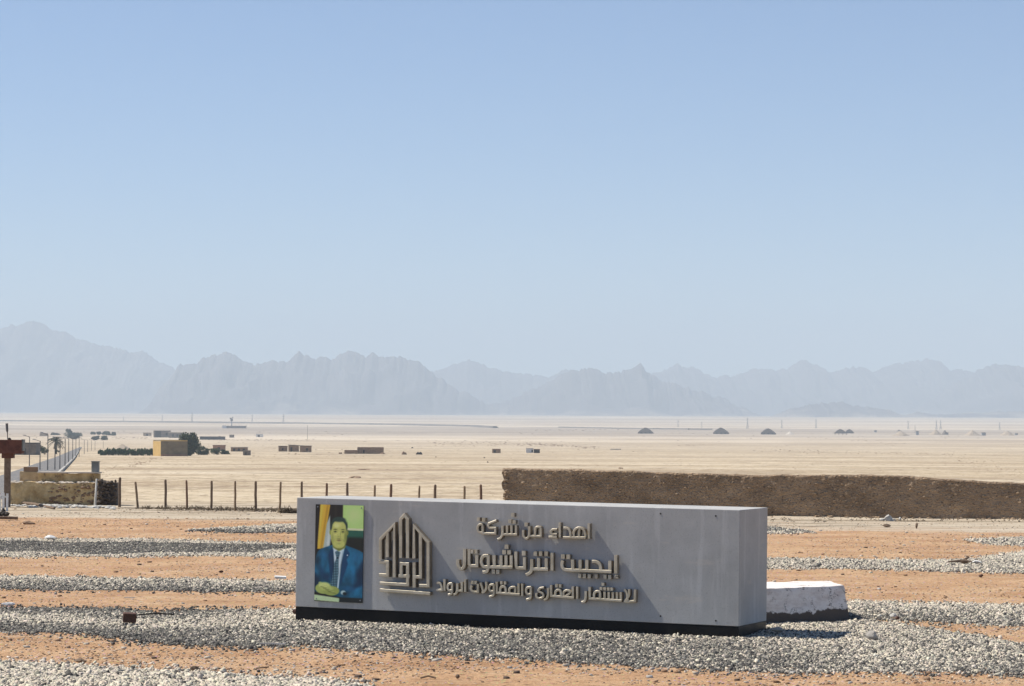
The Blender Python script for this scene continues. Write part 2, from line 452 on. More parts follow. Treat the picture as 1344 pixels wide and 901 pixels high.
    def obj(s, name, material, parent=None, org=None, bevel=0.0):
        org = Vector(org) if org is not None else (Vector(parent['_o']) if parent else Vector((0, 0, 0)))
        me = bpy.data.meshes.new(name)
        me.from_pydata([tuple(v - org) for v in s.v], [], s.f); me.update()
        me.materials.append(material)
        o = bpy.data.objects.new(name, me); COL.objects.link(o)
        if parent: o.parent = parent
        else: o.location = org
        if bevel:
            bv = o.modifiers.new('bevel', 'BEVEL'); bv.width = bevel; bv.segments = 2; bv.limit_method = 'ANGLE'
        return o

def tag(o, label, cat, group=None):
    o['label'] = label; o['category'] = cat
    if group: o['group'] = group
    return o

def thing(name, label, cat, loc, group=None):
    o = bpy.data.objects.new(name, None); COL.objects.link(o)
    o.empty_display_size = 0.2; o.location = loc
    o['_o'] = tuple(loc)
    return tag(o, label, cat, group)

def sub(mb, name, material, part, root, bevel=0.0):
    """a piece of a part: same local frame as the part it belongs to"""
    o = mb.obj(name, material, None, root['_o'], bevel); o.location = (0, 0, 0); o.parent = part
    return o

def mesh_np(name, verts, quads, material, colors=None):
    me = bpy.data.meshes.new(name)
    nv, nf, k = len(verts), len(quads), quads.shape[1]
    me.vertices.add(nv); me.vertices.foreach_set('co', np.ascontiguousarray(verts, np.float32).ravel())
    me.loops.add(nf * k); me.loops.foreach_set('vertex_index', np.ascontiguousarray(quads, np.int32).ravel())
    me.polygons.add(nf); me.polygons.foreach_set('loop_start', np.arange(0, nf * k, k, dtype=np.int32))
    me.update(calc_edges=True); me.validate()
    if colors is not None:
        a = me.color_attributes.new('Col', 'FLOAT_COLOR', 'POINT')
        c4 = np.ones((nv, 4), np.float32); c4[:, :3] = colors
        a.data.foreach_set('color', c4.ravel())
    me.materials.append(material)
    o = bpy.data.objects.new(name, me); COL.objects.link(o)
    return o

def grid_quads(nr, nc):
    i = np.arange(nr - 1)[:, None] * nc + np.arange(nc - 1)[None]
    return np.stack([i, i + 1, i + nc + 1, i + nc], -1).reshape(-1, 4)

# ------------------------------------------------------------------ the ground, one sheet to the mountains
xs = np.concatenate([-np.geomspace(22.25, 8500, 48)[::-1], np.arange(-22, 22.01, 0.22), np.geomspace(22.25, 8500, 48)])
ys = np.concatenate([np.linspace(-150, 30, 10), np.arange(31, 126, 0.28), np.geomspace(126.3, 26000, 235)])
gx, gy = np.meshgrid(xs, ys)
ground = mesh_np('ground', np.stack([gx, gy, terrain(gx, gy)], -1).reshape(-1, 3), grid_quads(len(ys), len(xs)), M['ground'])
ground.data.polygons.foreach_set('use_smooth', np.ones(len(ground.data.polygons), bool))
ground['kind'] = 'structure'

# ------------------------------------------------------------------ mountains
def hills(prof, dist, depth, seed, base_drop=30):
    px = np.array([p[0] for p in prof], float); py = np.array([p[1] for p in prof], float)
    x0, x1 = px[0], px[-1]
    n = int((x1 - x0) / 1.6) + 2; rows = 41
    q = np.linspace(x0, x1, n)
    hor = 548 + ROLL * (q - W / 2)
    sky_ = np.interp(q, px, py)
    hh = (hor - sky_) / F * dist + CAM_H
    hh = hh + (20 * fbm(q / 14, q * 0 + seed, seed + 2, 5) + 11 * (0.6 - 2 * np.abs(fbm(q / 5, q * 0 + seed, seed + 4, 3)))) * np.clip((hor - sky_) / 25, 0, 1)
    wx = (q - W / 2) / F * dist
    V = np.linspace(-1, 1, rows)
    X = np.repeat(wx[None], rows, 0) ; Y = np.repeat((dist + V * depth)[:, None], n, 1)
    rid = 1 - np.abs(fbm(X / 420, Y / 540, seed, 5)) * 2.0
    small = fbm(X / 60, Y / 60, seed + 5, 3)
    fall = np.clip(1 - np.abs(V)[:, None] ** 0.85, 0, 1)
    gb = terrain(wx, np.full(n, dist - depth)) - base_drop
    amp = np.maximum(hh - gb, 0)[None]
    k = 1 - fall
    shp = fall * (1 - 0.55 * k) + k * fall * rid * 1.15
    shp = np.minimum(shp, 1 - 0.12 * k)
    Z = gb[None] + amp * shp + small * 9 * np.clip(amp / 150, 0, 1) * np.clip(fall * 3, 0, 1)
    X = X + fbm(X / 200, Y / 200, seed + 9, 2) * 40 * k
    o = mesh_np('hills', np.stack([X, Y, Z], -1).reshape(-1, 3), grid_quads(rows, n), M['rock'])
    o['kind'] = 'structure'
    return o
FAR = [(-260, 470), (-150, 448), (-80, 455), (-30, 440), (0, 432), (20, 428.5), (33, 422), (43.5, 420), (57, 425), (67, 432), (87, 437), (110, 448.5), (134, 453),
       (161, 457.6), (177, 463), (187, 462), (204, 472), (228, 482), (260, 490), (300, 500), (420, 505), (520, 503), (562, 490), (586, 483), (601, 476), (616, 473), (631, 479), (653, 485),
       (668, 490), (698, 492.5), (724, 496), (742, 485), (760, 492), (800, 493), (830, 494), (869, 488), (880, 482), (890, 478), (912, 484), (938, 497), (960, 493), (986, 485),
       (1015, 487), (1034, 483), (1056, 472), (1070, 478.6), (1085, 486), (1104, 486), (1111, 481), (1115, 485), (1120, 480.4), (1124, 484), (1129, 481), (1144, 488), (1162, 482),
       (1192, 475), (1217.5, 468.7), (1236, 475), (1247, 484), (1284, 488), (1344, 492), (1450, 480), (1600, 495)]
MID = [(196, 552), (215, 505), (235, 482), (248, 477), (278, 467), (301, 463.6), (315, 468.6), (335, 479.7), (365, 473.6), (385, 468.6), (393, 462.6), (415, 469.6), (425, 466), (435, 468.6),
       (459.5, 461.7), (474, 464.6), (504, 468), (523, 471), (541, 477), (552.5, 477.7), (562, 489), (580, 500), (605, 515), (640, 530), (680, 524), (724, 500), (742, 490), (772, 483), (783, 485),
       (794, 492.5), (813, 490.7), (828, 486), (841, 479.5), (852, 489), (872, 500.6), (898, 508), (923.5, 515), (945.6, 522.7), (964, 530), (990, 543), (1010, 556)]
MID2 = [(1195, 545), (1230, 520), (1260, 497), (1284, 486), (1302, 480), (1320.5, 478), (1344, 481), (1390, 476), (1450, 490), (1550, 500), (1650, 540)]
NEAR = [(1000, 552), (1030, 539), (1056, 533.7), (1100, 529), (1137, 533.7), (1166, 539), (1181, 545), (1203, 541), (1240, 544), (1300, 541), (1360, 540), (1440, 546), (1500, 554)]
hills(FAR, 20500, 1900, 3); hills(MID, 15800, 1100, 31); hills(MID2, 18200, 1150, 51); hills(NEAR, 13600, 600, 71)

# ------------------------------------------------------------------ dark embankment crossing the plain
mb = MB()
emb = [(-160, 552), (0, 553.4), (130, 554.2), (260, 555.2), (400, 556.6), (520, 558.2), (620, 560.2), (650, 562)]
pts = [at(*p) for p in emb]
for a, b in zip(pts[:-1], pts[1:]):
    d = (b - a).normalized(); n = Vector((-d.y, d.x, 0)); 
    hgt = 3.4
    mb.add([a - n * 9 - Vector((0, 0, 2)), b - n * 9 - Vector((0, 0, 2)), b - n * 3 + Vector((0, 0, hgt)), a - n * 3 + Vector((0, 0, hgt)),
            a + n * 3 + Vector((0, 0, hgt)), b + n * 3 + Vector((0, 0, hgt)), b + n * 9 - Vector((0, 0, 2)), a + n * 9 - Vector((0, 0, 2))],
           [(0, 1, 2, 3), (3, 2, 5, 4), (4, 5, 6, 7)])
o = mb.obj('embankment', M['embank']); o['kind'] = 'structure'
mb = MB()
emb = [(735, 561.5), (800, 562.8), (860, 563.6), (905, 564), (935, 564.3)]
pts = [at(*p) for p in emb]
for a, b in zip(pts[:-1], pts[1:]):
    d = (b - a).normalized(); n = Vector((-d.y, d.x, 0)); z0 = Vector((0, 0, 2)); z1 = Vector((0, 0, 2.0))
    mb.add([a - n * 9 - z0, b - n * 9 - z0, b - n * 3 + z1, a - n * 3 + z1, a + n * 3 + z1, b + n * 3 + z1, b + n * 9 - z0, a + n * 9 - z0],
           [(0, 1, 2, 3), (3, 2, 5, 4), (4, 5, 6, 7)])
o = mb.obj('embankment', M['embank']); o['kind'] = 'structure'

# ------------------------------------------------------------------ the road on the lower plain
def strip_mesh(name, L, R, material, lift, nsub=8, thick=0.0):
    mb = MB(); PL, PR = [], []
    def dens(E):
        out = []
        for (a, b) in zip(E[:-1], E[1:]):
            for k in range(nsub): out.append((a[0] + (b[0] - a[0]) * k / nsub, a[1] + (b[1] - a[1]) * k / nsub))
        return out + [E[-1]]
    for (a, b) in zip(dens(L), dens(R)):
        pa, pb = at(*a), at(*b)
        PL.append(pa); PR.append(pb)
    n = len(PL); vs = []
    for a, b in zip(PL, PR):
        for k in range(5):
            p = a.lerp(b, k / 4); p.z = gz(p.x, p.y) + lift + thick; vs.append(p)
        if thick:
            vs.append(Vector((b.x, b.y, b.z - 0.2))); vs.append(Vector((a.x, a.y, a.z - 0.2)))
    c = 7 if thick else 5
    fs = [(i * c + k, i * c + k + 1, (i + 1) * c + k + 1, (i + 1) * c + k) for i in range(n - 1) for k in range(c - 1)]
    if thick: fs += [(i * c + c - 1, i * c, (i + 1) * c, (i + 1) * c + c - 1) for i in range(n - 1)]
    o = mb.add(vs, fs).obj(name, material); o['kind'] = 'structure'
    return o
road_l = [(-110, 654), (-20, 634), (16, 622), (46, 611), (72, 602), (90, 594), (98.5, 590.4), (105, 587.7)]
road_r = [(20, 654), (62, 634), (76, 622), (88, 611), (97, 602), (102, 594), (104, 590.5), (107, 587.8)]
strip_mesh('road', road_l, road_r, M['asphalt'], 0.30)
strip_mesh('kerb', [(p[0] + .4, p[1]) for p in road_r], [(22.5, 654), (66, 634), (79.5, 622), (90.3, 611), (98.6, 602), (103, 594), (104.8, 590.5), (107.5, 587.8)], M['kerb'], 0.3, 8, 0.12)

# ------------------------------------------------------------------ gravel beds
STONE_W = np.array([0.70, 0.62, 0.485]); STONE_G = np.array([0.31, 0.285, 0.235]); STONE_D = np.array([0.090, 0.084, 0.073])
def gravel(name, far, near, dens, smin, smax, tone, seed, mound=0.09, taperx=True):
    rng = np.random.default_rng(seed)
    fp = np.array([tuple(at(*p))[:2] for p in far]); npt = np.array([tuple(at(*p))[:2] for p in near])
    fp = fp[np.argsort(fp[:, 0])]; npt = npt[np.argsort(npt[:, 0])]
    xa, xb = min(fp[0, 0], npt[0, 0]), max(fp[-1, 0], npt[-1, 0])
    ya, yb = min(npt[:, 1].min(), fp[:, 1].min()) - .6, fp[:, 1].max() + .6
    N = int((xb - xa) * (yb - ya) * dens)
    x = rng.uniform(xa, xb, N); y = rng.uniform(ya, yb, N)
    def edges(x):
        w = 0.35 * fbm(x * 0.9, x * 0 + seed, seed, 4) 
        return np.interp(x, npt[:, 0], npt[:, 1]) + w, np.interp(x, fp[:, 0], fp[:, 1]) + 0.4 * fbm(x * 0.8, x * 0 + 7 + seed, seed + 1, 4)
    yn, yf = edges(x)
    e = np.minimum(y - yn, yf - y)
    e = e + rng.normal(0, 0.2, N) + 0.28 * fbm(x * 1.3, y * 1.3, seed + 3, 3)
    wid = np.maximum(yf - yn, 0.05)
    keep = rng.random(N) < np.clip((e + 0.05) / 0.28, 0.0, 1)
    stray = (e > -0.8) & (e < 0) & (rng.random(N) < 0.05)
    ok = keep | stray
    x, y, e, yn, wid = x[ok], y[ok], e[ok], yn[ok], wid[ok]
    N = len(x); s = np.clip((y - yn) / wid, 0, 1)
    md = mound * (1 - np.exp(-np.maximum(np.minimum(y - yn, yn + wid - y), 0) / 0.7)) * (0.8 + 0.35 * fbm(x * 0.8, y * 0.8, seed + 8, 3))
    size = rng.uniform(smin, smax, N) * np.where(rng.random(N) < 0.06, 1.5, 1)
    z = terrain(x, y) + md + size * rng.uniform(-0.05, 0.22, N)
    base = np.array([[i, j, k] for k in (-.5, .5) for (i, j) in ((-.5, -.5), (.5, -.5), (.5, .5), (-.5, .5))])
    v = base[None] * (1 + 0) + rng.uniform(-.2, .2, (N, 8, 3))
    v *= np.stack([size * rng.uniform(.8, 1.25, N), size * rng.uniform(.55, .95, N), size * rng.uniform(.35, .7, N)], -1)[:, None]
    q = rng.normal(size=(N, 4)); q /= np.linalg.norm(q, axis=1, keepdims=True)
    w_, a, b, c = q.T
    R = np.stack([1 - 2 * (b * b + c * c), 2 * (a * b - c * w_), 2 * (a * c + b * w_), 2 * (a * b + c * w_), 1 - 2 * (a * a + c * c), 2 * (b * c - a * w_),
                  2 * (a * c - b * w_), 2 * (b * c + a * w_), 1 - 2 * (a * a + b * b)], -1).reshape(N, 3, 3)
    v = np.einsum('nij,nkj->nki', R, v) + np.stack([x, y, z], -1)[:, None]
    f = np.array([[3, 2, 1, 0], [4, 5, 6, 7], [0, 1, 5, 4], [1, 2, 6, 5], [2, 3, 7, 6], [3, 0, 4, 7]])
    faces = (f[None] + np.arange(N)[:, None, None] * 8).reshape(-1, 4)
    t = np.clip(tone(x, y, s), -1, 1)                              # 1 white, 0 grey, -1 dark: the share of each kind of stone
    pw = np.clip(0.33 + 0.45 * t, 0.03, 0.80); pd = np.clip(0.40 - 0.34 * t, 0.10, 0.76)
    q1 = rng.random(N)[:, None]; pw, pd = pw[:, None], pd[:, None]
    col = np.where(q1 < pw, STONE_W, np.where(q1 < pw + pd, STONE_D, STONE_G))
    col = col * rng.uniform(.72, 1.12, (N, 1)) * rng.uniform(.96, 1.04, (N, 3))
    col = np.repeat(col, 8, 0)
    # the packed bed the loose stones lie on
    nx = int((xb - xa) / 0.12) + 2; nr = 15
    bx = np.linspace(xa, xb, nx); bn, bf = edges(bx)
    T = np.linspace(0, 1, nr)[:, None]
    BX = np.repeat(bx[None], nr, 0); BY = bn[None] + (bf - bn)[None] * T
    ed = np.minimum(BY - bn[None], bf[None] - BY)
    BZ = terrain(BX, BY) + mound * (1 - np.exp(-np.maximum(ed, 0) / 0.7)) * (0.8 + 0.35 * fbm(BX * 0.8, BY * 0.8, seed + 8, 3)) - 0.022 - 0.06 * np.exp(-np.maximum(ed, 0) / 0.12)
    bt = np.clip(tone(BX, BY, T + 0 * BX), -1, 1)[..., None]
    bc = (np.where(bt > 0, STONE_W * bt + STONE_G * (1 - bt), STONE_G * (1 + bt) - STONE_D * bt) * 0.22).reshape(-1, 3)  # bed darkened so its colour carries the shade between stones
    V = np.concatenate([v.reshape(-1, 3), np.stack([BX, BY, BZ], -1).reshape(-1, 3)])
    FQ = np.concatenate([faces, grid_quads(nr, nx) + N * 8])
    o = mesh_np(name, V, FQ, M['stone'], np.concatenate([col, bc]))
    o['kind'] = 'stuff'
    return o

fb = lambda x, y, k: fbm(x * k, y * k, 5, 3)
gravel('gravel', [(-60, 868), (0, 870), (100, 875), (200, 881), (300, 887), (400, 893), (490, 902)], [(-60, 930), (0, 935), (200, 935), (400, 930), (490, 903)],
       1250, .026, .06, lambda x, y, s: 0.85 + 0.35 * fb(x, y, .5), 11, .03)
def tone2(x, y, s):
    left = np.clip((-3.5 - x) / 2.0, 0, 1); rightp = np.clip((x - 3.6) / 2.0, 0, 1); mid = 1 - left - rightp
    tl = 0.75 - 3.6 * np.abs(s - 0.5)
    tm = np.clip((s - 0.45) * 2.6, -0.4, 0.9)
    tr = 0.28 + 0.9 * fb(x, y, 0.30) + 0.5 * (s - 0.4)
    return left * tl + mid * tm + rightp * tr + 0.3 * fb(x, y, .8)
gravel('gravel', [(-80, 797), (0, 799), (100, 802), (200, 805), (300, 803), (391, 802), (500, 798), (700, 796), (900, 802), (1000, 812), (1080, 818), (1130, 814), (1200, 823), (1290, 836), (1344, 848), (1430, 862)],
       [(-80, 826), (0, 829), (100, 833), (200, 842), (330, 850), (400, 848), (560, 858), (700, 867), (900, 877), (1100, 882), (1344, 886), (1430, 888)],
       1350, .02, .047, tone2, 12, .018)
gravel('gravel', [(-80, 757), (0, 758), (200, 761), (390, 764), (560, 767)], [(-80, 772), (0, 773), (200, 776), (390, 779), (560, 782)],
       1000, .02, .048, lambda x, y, s: 1.5 * (s - .42) + .3 * fb(x, y, .6), 13, .012)
gravel('gravel', [(-80, 708), (0, 708), (150, 708), (240, 710), (330, 713), (400, 716), (470, 722)], [(-80, 731), (0, 731), (150, 731), (270, 729), (400, 735), (470, 736)],
       800, .024, .052, lambda x, y, s: np.where((x < -6.8 + 1.6 * s) & (s > .16 + .1 * fb(x, y, .5)) & (s < .84 + .1 * fb(x, y, .6)), -0.95, .72 - 1.1 * ((np.abs(s - .55) < .14) & (x > -5.5))) + .25 * fb(x, y, .35), 14, .01)
gravel('gravel', [(1090, 790), (1130, 791), (1230, 795), (1344, 797), (1420, 799)], [(1090, 811), (1130, 812), (1230, 816), (1344, 823), (1420, 828)],
       1150, .02, .048, lambda x, y, s: 1.3 * (s - .35) + .3 * fb(x, y, .6) + .1, 15, .02)
gravel('gravel', [(960, 734), (1010, 734), (1130, 736), (1280, 735), (1310, 730), (1344, 725), (1420, 718)], [(960, 747), (1010, 747), (1200, 749), (1344, 752), (1420, 754)],
       800, .024, .052, lambda x, y, s: .62 + .6 * fb(x, y, .4) + .3 * (s - .5), 16, .02)
gravel('gravel', [(1275, 709), (1310, 707.5), (1344, 707), (1430, 706)], [(1275, 712), (1310, 716), (1344, 717), (1430, 718)],
       360, .03, .065, lambda x, y, s: .6 + .5 * fb(x, y, .5), 17, .015)
gravel('gravel', [(250, 696), (330, 692), (390, 689), (450, 688)], [(250, 697.5), (330, 700), (390, 700), (450, 698)],
       360, .03, .065, lambda x, y, s: 1.5 * (s - .35) + .5 * fb(x, y, .4), 18, .015)
gravel('gravel', [(960, 695), (1010, 693), (1050, 696), (1068, 699)], [(960, 701), (1010, 701), (1050, 700), (1068, 699.8)],
       360, .03, .065, lambda x, y, s: -.25 + .8 * (s < .3) + .5 * fb(x, y, .4), 19, .015)

def pebbles(N, seed):
    rng = np.random.default_rng(seed)
    y = 36 + 68 * rng.random(N) ** 1.3; x = rng.uniform(-1, 1, N) * (y * 0.19 + 1)
    keep = rng.random(N) < np.clip(0.35 + 0.9 * fbm(x * 0.3, y * 0.3, 77, 3), 0.08, 1)
    x, y = x[keep], y[keep]; N = len(x)
    size = rng.uniform(.010, .028, N) * np.where(rng.random(N) < .03, 2.6, 1)
    z = terrain(x, y) + size * .12
    base = np.array([[i, j, k] for k in (-.5, .5) for (i, j) in ((-.5, -.5), (.5, -.5), (.5, .5), (-.5, .5))])
    v = (base[None] + rng.uniform(-.2, .2, (N, 8, 3))) * size[:, None, None] * np.array([1.2, .9, .6]) + np.stack([x, y, z], -1)[:, None]
    f = np.array([[3, 2, 1, 0], [4, 5, 6, 7], [0, 1, 5, 4], [1, 2, 6, 5], [2, 3, 7, 6], [3, 0, 4, 7]])
    pal = np.array([[.62, .55, .44], [.30, .18, .10], [.12, .08, .055], [.45, .29, .17], [.5, .47, .42]])
    col = pal[rng.choice(5, N, p=[.25, .25, .18, .2, .12])]
    o = mesh_np('pebbles', v.reshape(-1, 3), (f[None] + np.arange(N)[:, None, None] * 8).reshape(-1, 4), M['stone'], np.repeat(col, 8, 0))
    o['kind'] = 'stuff'
pebbles(70000, 5)

# ------------------------------------------------------------------ the monument
TR = Vector((X1, D1, 1.985)); TL = Vector((X0, D0, 2.06))
ex = (TR - TL).normalized()                        # along the face, left to right
ez = Vector((0, 0, 1)); ez = (ez - ex * ez.dot(ex)).normalized()
en = ez.cross(ex).normalized()
if en.y > 0: en = -en                              # out of the face
LEN, THK, HGT, PL = (TR - TL).length, 1.38, 1.99, 0.195
O = TR - ez * HGT                                  # bottom right front corner
def fp(u, v, p=0.0): return O - ex * (LEN - u) + ez * v + en * p        # u from the left end, v up, p proud
def uv_of(px, py, p):
    q = plane_at(px, py, O + en * p, en) - O
    return q.dot(ex) + LEN, q.dot(ez)
mroot = thing('monument', 'long grey block with raised gold Arabic lettering, emblem and portrait, on a black base', 'monument', tuple(fp(LEN / 2, 0, -THK / 2)))

def slab(u0, u1, v0, v1, p0, p1):
    mb = MB()
    return mb.add([fp(u0, v0, p0), fp(u1, v0, p0), fp(u1, v0, p1), fp(u0, v0, p1), fp(u0, v1, p0), fp(u1, v1, p0), fp(u1, v1, p1), fp(u0, v1, p1)],
                  [(0, 1, 2, 3), (7, 6, 5, 4), (3, 2, 6, 7), (1, 0, 4, 5), (2, 1, 5, 6), (0, 3, 7, 4)])
slab(0, LEN, PL, HGT, -THK, 0).obj('block', M['concrete'], mroot, bevel=0.008)
slab(0.004, LEN - 0.004, -0.12, PL - 0.002, -THK + 0.004, -0.004).obj('plinth', M['tile'], mroot, bevel=0.004)
for px, py in ((867, 674.5), (939.5, 677.5), (867, 809), (939.5, 815)):
    u, v = uv_of(px, py, 0)
    MB().tube([fp(u, v, -.005), fp(u, v, .004)], .014, 8).obj('bolt_hole', M['dark'], mroot)

def ribbon(mb, pts, w, p0, p1, closed=False, ch=0.006):
    """a mitred bar that follows a path on the face, with chamfered front edges"""
    P = [np.array(q, float) for q in pts]; n = len(P)
    outl, outr = [], []
    def rot(d): return np.array((-d[1], d[0]))
    for i in range(n):
        a = P[i - 1] if (i > 0 or closed) else None
        b = P[(i + 1) % n] if (i < n - 1 or closed) else None
        d1 = (P[i] - a) / np.linalg.norm(P[i] - a) if a is not None else None
        d2 = (b - P[i]) / np.linalg.norm(b - P[i]) if b is not None else None
        if d1 is None: nn = rot(d2); k = 1
        elif d2 is None: nn = rot(d1); k = 1
        else:
            nn = rot(d1) + rot(d2); L = np.linalg.norm(nn)
            nn = rot(d1) if L < 1e-6 else nn / L
            k = min(1 / max(nn.dot(rot(d1)), .3), 1.7)
        outl.append((nn, k))
    vs = []
    for i in range(n):
        nn, k = outl[i]
        for (off, p) in ((w / 2, p0), (w / 2, p1 - ch), (w / 2 - ch, p1), (-w / 2 + ch, p1), (-w / 2, p1 - ch), (-w / 2, p0)):
            q = P[i] + nn * off * k
            vs.append(fp(q[0], q[1], p))
    m_ = n if closed else n - 1
    fs = [(i * 6 + j, i * 6 + j + 1, ((i + 1) % n) * 6 + j + 1, ((i + 1) % n) * 6 + j) for i in range(m_) for j in range(5)]
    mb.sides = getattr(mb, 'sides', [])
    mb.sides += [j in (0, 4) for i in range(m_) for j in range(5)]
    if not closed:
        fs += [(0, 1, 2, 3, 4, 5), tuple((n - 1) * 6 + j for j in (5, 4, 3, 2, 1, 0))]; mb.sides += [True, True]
    mb.add(vs, fs)

DEPTH = 0.105
class Traced:
    """letters laid out on the face: coordinates read off an enlargement of the sign"""
    def __init__(s, ox, oy, sc, depth=DEPTH): s.ox, s.oy, s.sc, s.depth, s.k = ox, oy, sc, depth, 0; s.mb = MB()
    def P(s, q): return uv_of(s.ox + q[0] / s.sc, s.oy + q[1] / s.sc, s.depth)
    def smooth(s, pts, closed):
        return pts
    def st(s, pts, w, closed=False):
        s.k += 1
        ribbon(s.mb, [s.P(q) for q in pts], w, 0.012, s.depth - 0.0008 * s.k, closed)
        return s
    def cv(s, pts, w, closed=False, n=4):
        """same but through a smooth curve"""
        k = len(pts); out = []
        rng_ = range(k if closed else k - 1)
        for i in rng_:
            p0, p1, p2, p3 = [np.array(pts[(i + j) % k] if closed else pts[min(max(i + j, 0), k - 1)], float) for j in (-1, 0, 1, 2)]
            for q in range(n):
                t = q / n
                out.append(tuple(0.5 * (2 * p1 + (p2 - p0) * t + (2 * p0 - 5 * p1 + 4 * p2 - p3) * t * t + (3 * p1 - p0 - 3 * p2 + p3) * t ** 3)))
        if not closed: out.append(pts[-1])
        return s.st(out, w, closed)
    def dot(s, cx, cy, w, h):
        s.k += 1
        a = s.P((cx, cy - h / 2)); b = s.P((cx, cy + h / 2)); u0 = s.P((cx - w / 2, cy))[0]; u1 = s.P((cx + w / 2, cy))[0]
        ribbon(s.mb, [a, b], u1 - u0, 0.012, s.depth - 0.0008 * s.k)
        return s
    def done(s, name='inscription_word'):
        o = s.mb.obj(name, M['gold'], mroot)
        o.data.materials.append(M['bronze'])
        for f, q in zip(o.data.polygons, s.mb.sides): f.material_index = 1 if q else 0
        s.mb = MB(); s.k = 0
        return o

# emblem: house-shaped square Kufic device
T = Traced(490, 665, 7.211, 0.125)
w = 0.052
T.st([(65, 500), (65, 312), (196, 172), (196, 672)], w); T.st([(130, 250), (130, 480)], w)
T.st([(257, 488), (257, 122), (290, 84), (322, 122), (322, 490)], w)
T.st([(382, 492), (382, 185), (516, 342), (516, 752), (432, 750)], w)
T.st([(444, 262), (444, 670), (384, 667)], w); T.st([(384, 530), (384, 768)], w)
T.st([(52, 525), (131, 528), (131, 652), (52, 648)], w)
T.st([(260, 658), (260, 543), (321, 546), (321, 742), (58, 728)], w); T.st([(236, 658), (340, 661)], w)
T.st([(58, 792), (534, 825)], w)
T.done('emblem')

w = 0.037
T = Traced(610, 665, 14.93)                            # sharika
T.cv([(345, 530), (345, 380), (300, 355), (258, 385), (250, 450), (275, 500), (335, 515)], w)
T.st([(325, 530), (592, 530), (592, 425), (478, 422), (450, 385), (470, 335), (618, 278)], w)
T.dot(265, 252, 55, 75).dot(368, 262, 62, 75)
T.cv([(735, 378), (735, 480), (728, 555), (695, 620), (635, 648)], w); T.st([(728, 548), (1020, 552)], w)
for x in (822, 912, 998): T.st([(x, 372), (x, 552)], w)
T.dot(962, 305, 62, 68).dot(880, 290, 60, 68).dot(935, 165, 62, 72)
T.done()
T.cv([(1145, 462), (1145, 570), (1195, 632), (1248, 590), (1262, 500), (1262, 385)], w)     # min
T.dot(1200, 355, 62, 72)
T2 = Traced(690, 670, 13.44); T2.mb = T.mb; T2.k = T.k
T2.st([(60, 455), (275, 460)], w); T2.cv([(260, 462), (262, 370), (250, 305), (190, 300), (165, 340), (160, 462)], w)
T2.done(); T.mb = MB(); T.k = 0
T2.cv([(548, 340), (470, 345), (440, 385), (470, 420), (548, 424)], w); T2.st([(400, 472), (545, 474)], w)  # ihda
T2.st([(598, 215), (598, 482)], w)
T2.st([(655, 480), (1052, 484)], w); T2.cv([(662, 312), (725, 318), (775, 370), (788, 480)], w)
T2.cv([(850, 482), (840, 400), (872, 335), (945, 308), (1015, 345), (1045, 420), (1048, 484)], w); T2.st([(945, 310), (932, 480)], w * .9)
T2.st([(1108, 235), (1108, 502)], w)
T2.done()

w = 0.050
T = Traced(590, 710, 10.338)                           # second line
T.cv([(112, 255), (115, 330), (155, 385), (196, 345), (205, 250), (205, 112)], w)
T.st([(262, 115), (262, 318), (282, 340), (368, 342), (368, 195)], w).dot(303, 148, 40, 52).dot(356, 148, 40, 52)
T.cv([(520, 205), (455, 212), (425, 280), (455, 350), (520, 355)], w, False); T.st([(522, 195), (522, 365)], w)
T.cv([(522, 355), (500, 418), (445, 430)], w)
T.st([(522, 357), (850, 363)], w)
for x in (602, 695, 762, 832): T.st([(x, 200), (x, 362)], w)
T.dot(769, 82, 52, 60).dot(738, 156, 50, 58).dot(802, 158, 50, 58).dot(588, 418, 46, 55).dot(647, 420, 46, 55)
T.cv([(895, 148), (895, 330), (915, 368), (950, 372)], w); T.st([(930, 372), (1010, 374), (1010, 222)], w).dot(1001, 170, 50, 66)
T.cv([(1108, 250), (1108, 370), (1090, 430), (1030, 466)], w); T.st([(1105, 385), (1328, 390)], w)
T.st([(1200, 235), (1200, 386)], w); T.st([(1305, 238), (1305, 390)], w)
T.dot(1157, 176, 46, 62).dot(1227, 176, 46, 62).dot(1304, 176, 46, 62)
T2 = Traced(715, 715, 11.687); T2.mb = T.mb; T2.k = T.k
T2.st([(103, 128), (103, 402)], w)
T2.done()
T2.cv([(272, 248), (262, 320), (290, 378), (360, 392)], w); T2.st([(340, 391), (1020, 418)], w)
for x, y in ((425, 232), (540, 235), (643, 235)): T2.st([(x, y), (x, y + 165)], w)
T2.cv([(720, 262), (790, 268), (845, 320), (855, 405)], w); T2.st([(995, 250), (995, 416)], w)
T2.st([(1085, 165), (1085, 445)], w)
T2.dot(275, 185, 54, 68).dot(356, 188, 54, 68)
for x, y in ((530, 480), (600, 482), (675, 487), (780, 490), (916, 496), (988, 502)): T2.dot(x, y, 50, 64)
T2.cv([(1118, 478), (1075, 480), (1070, 505), (1118, 512)], w * .55)
T2.done()

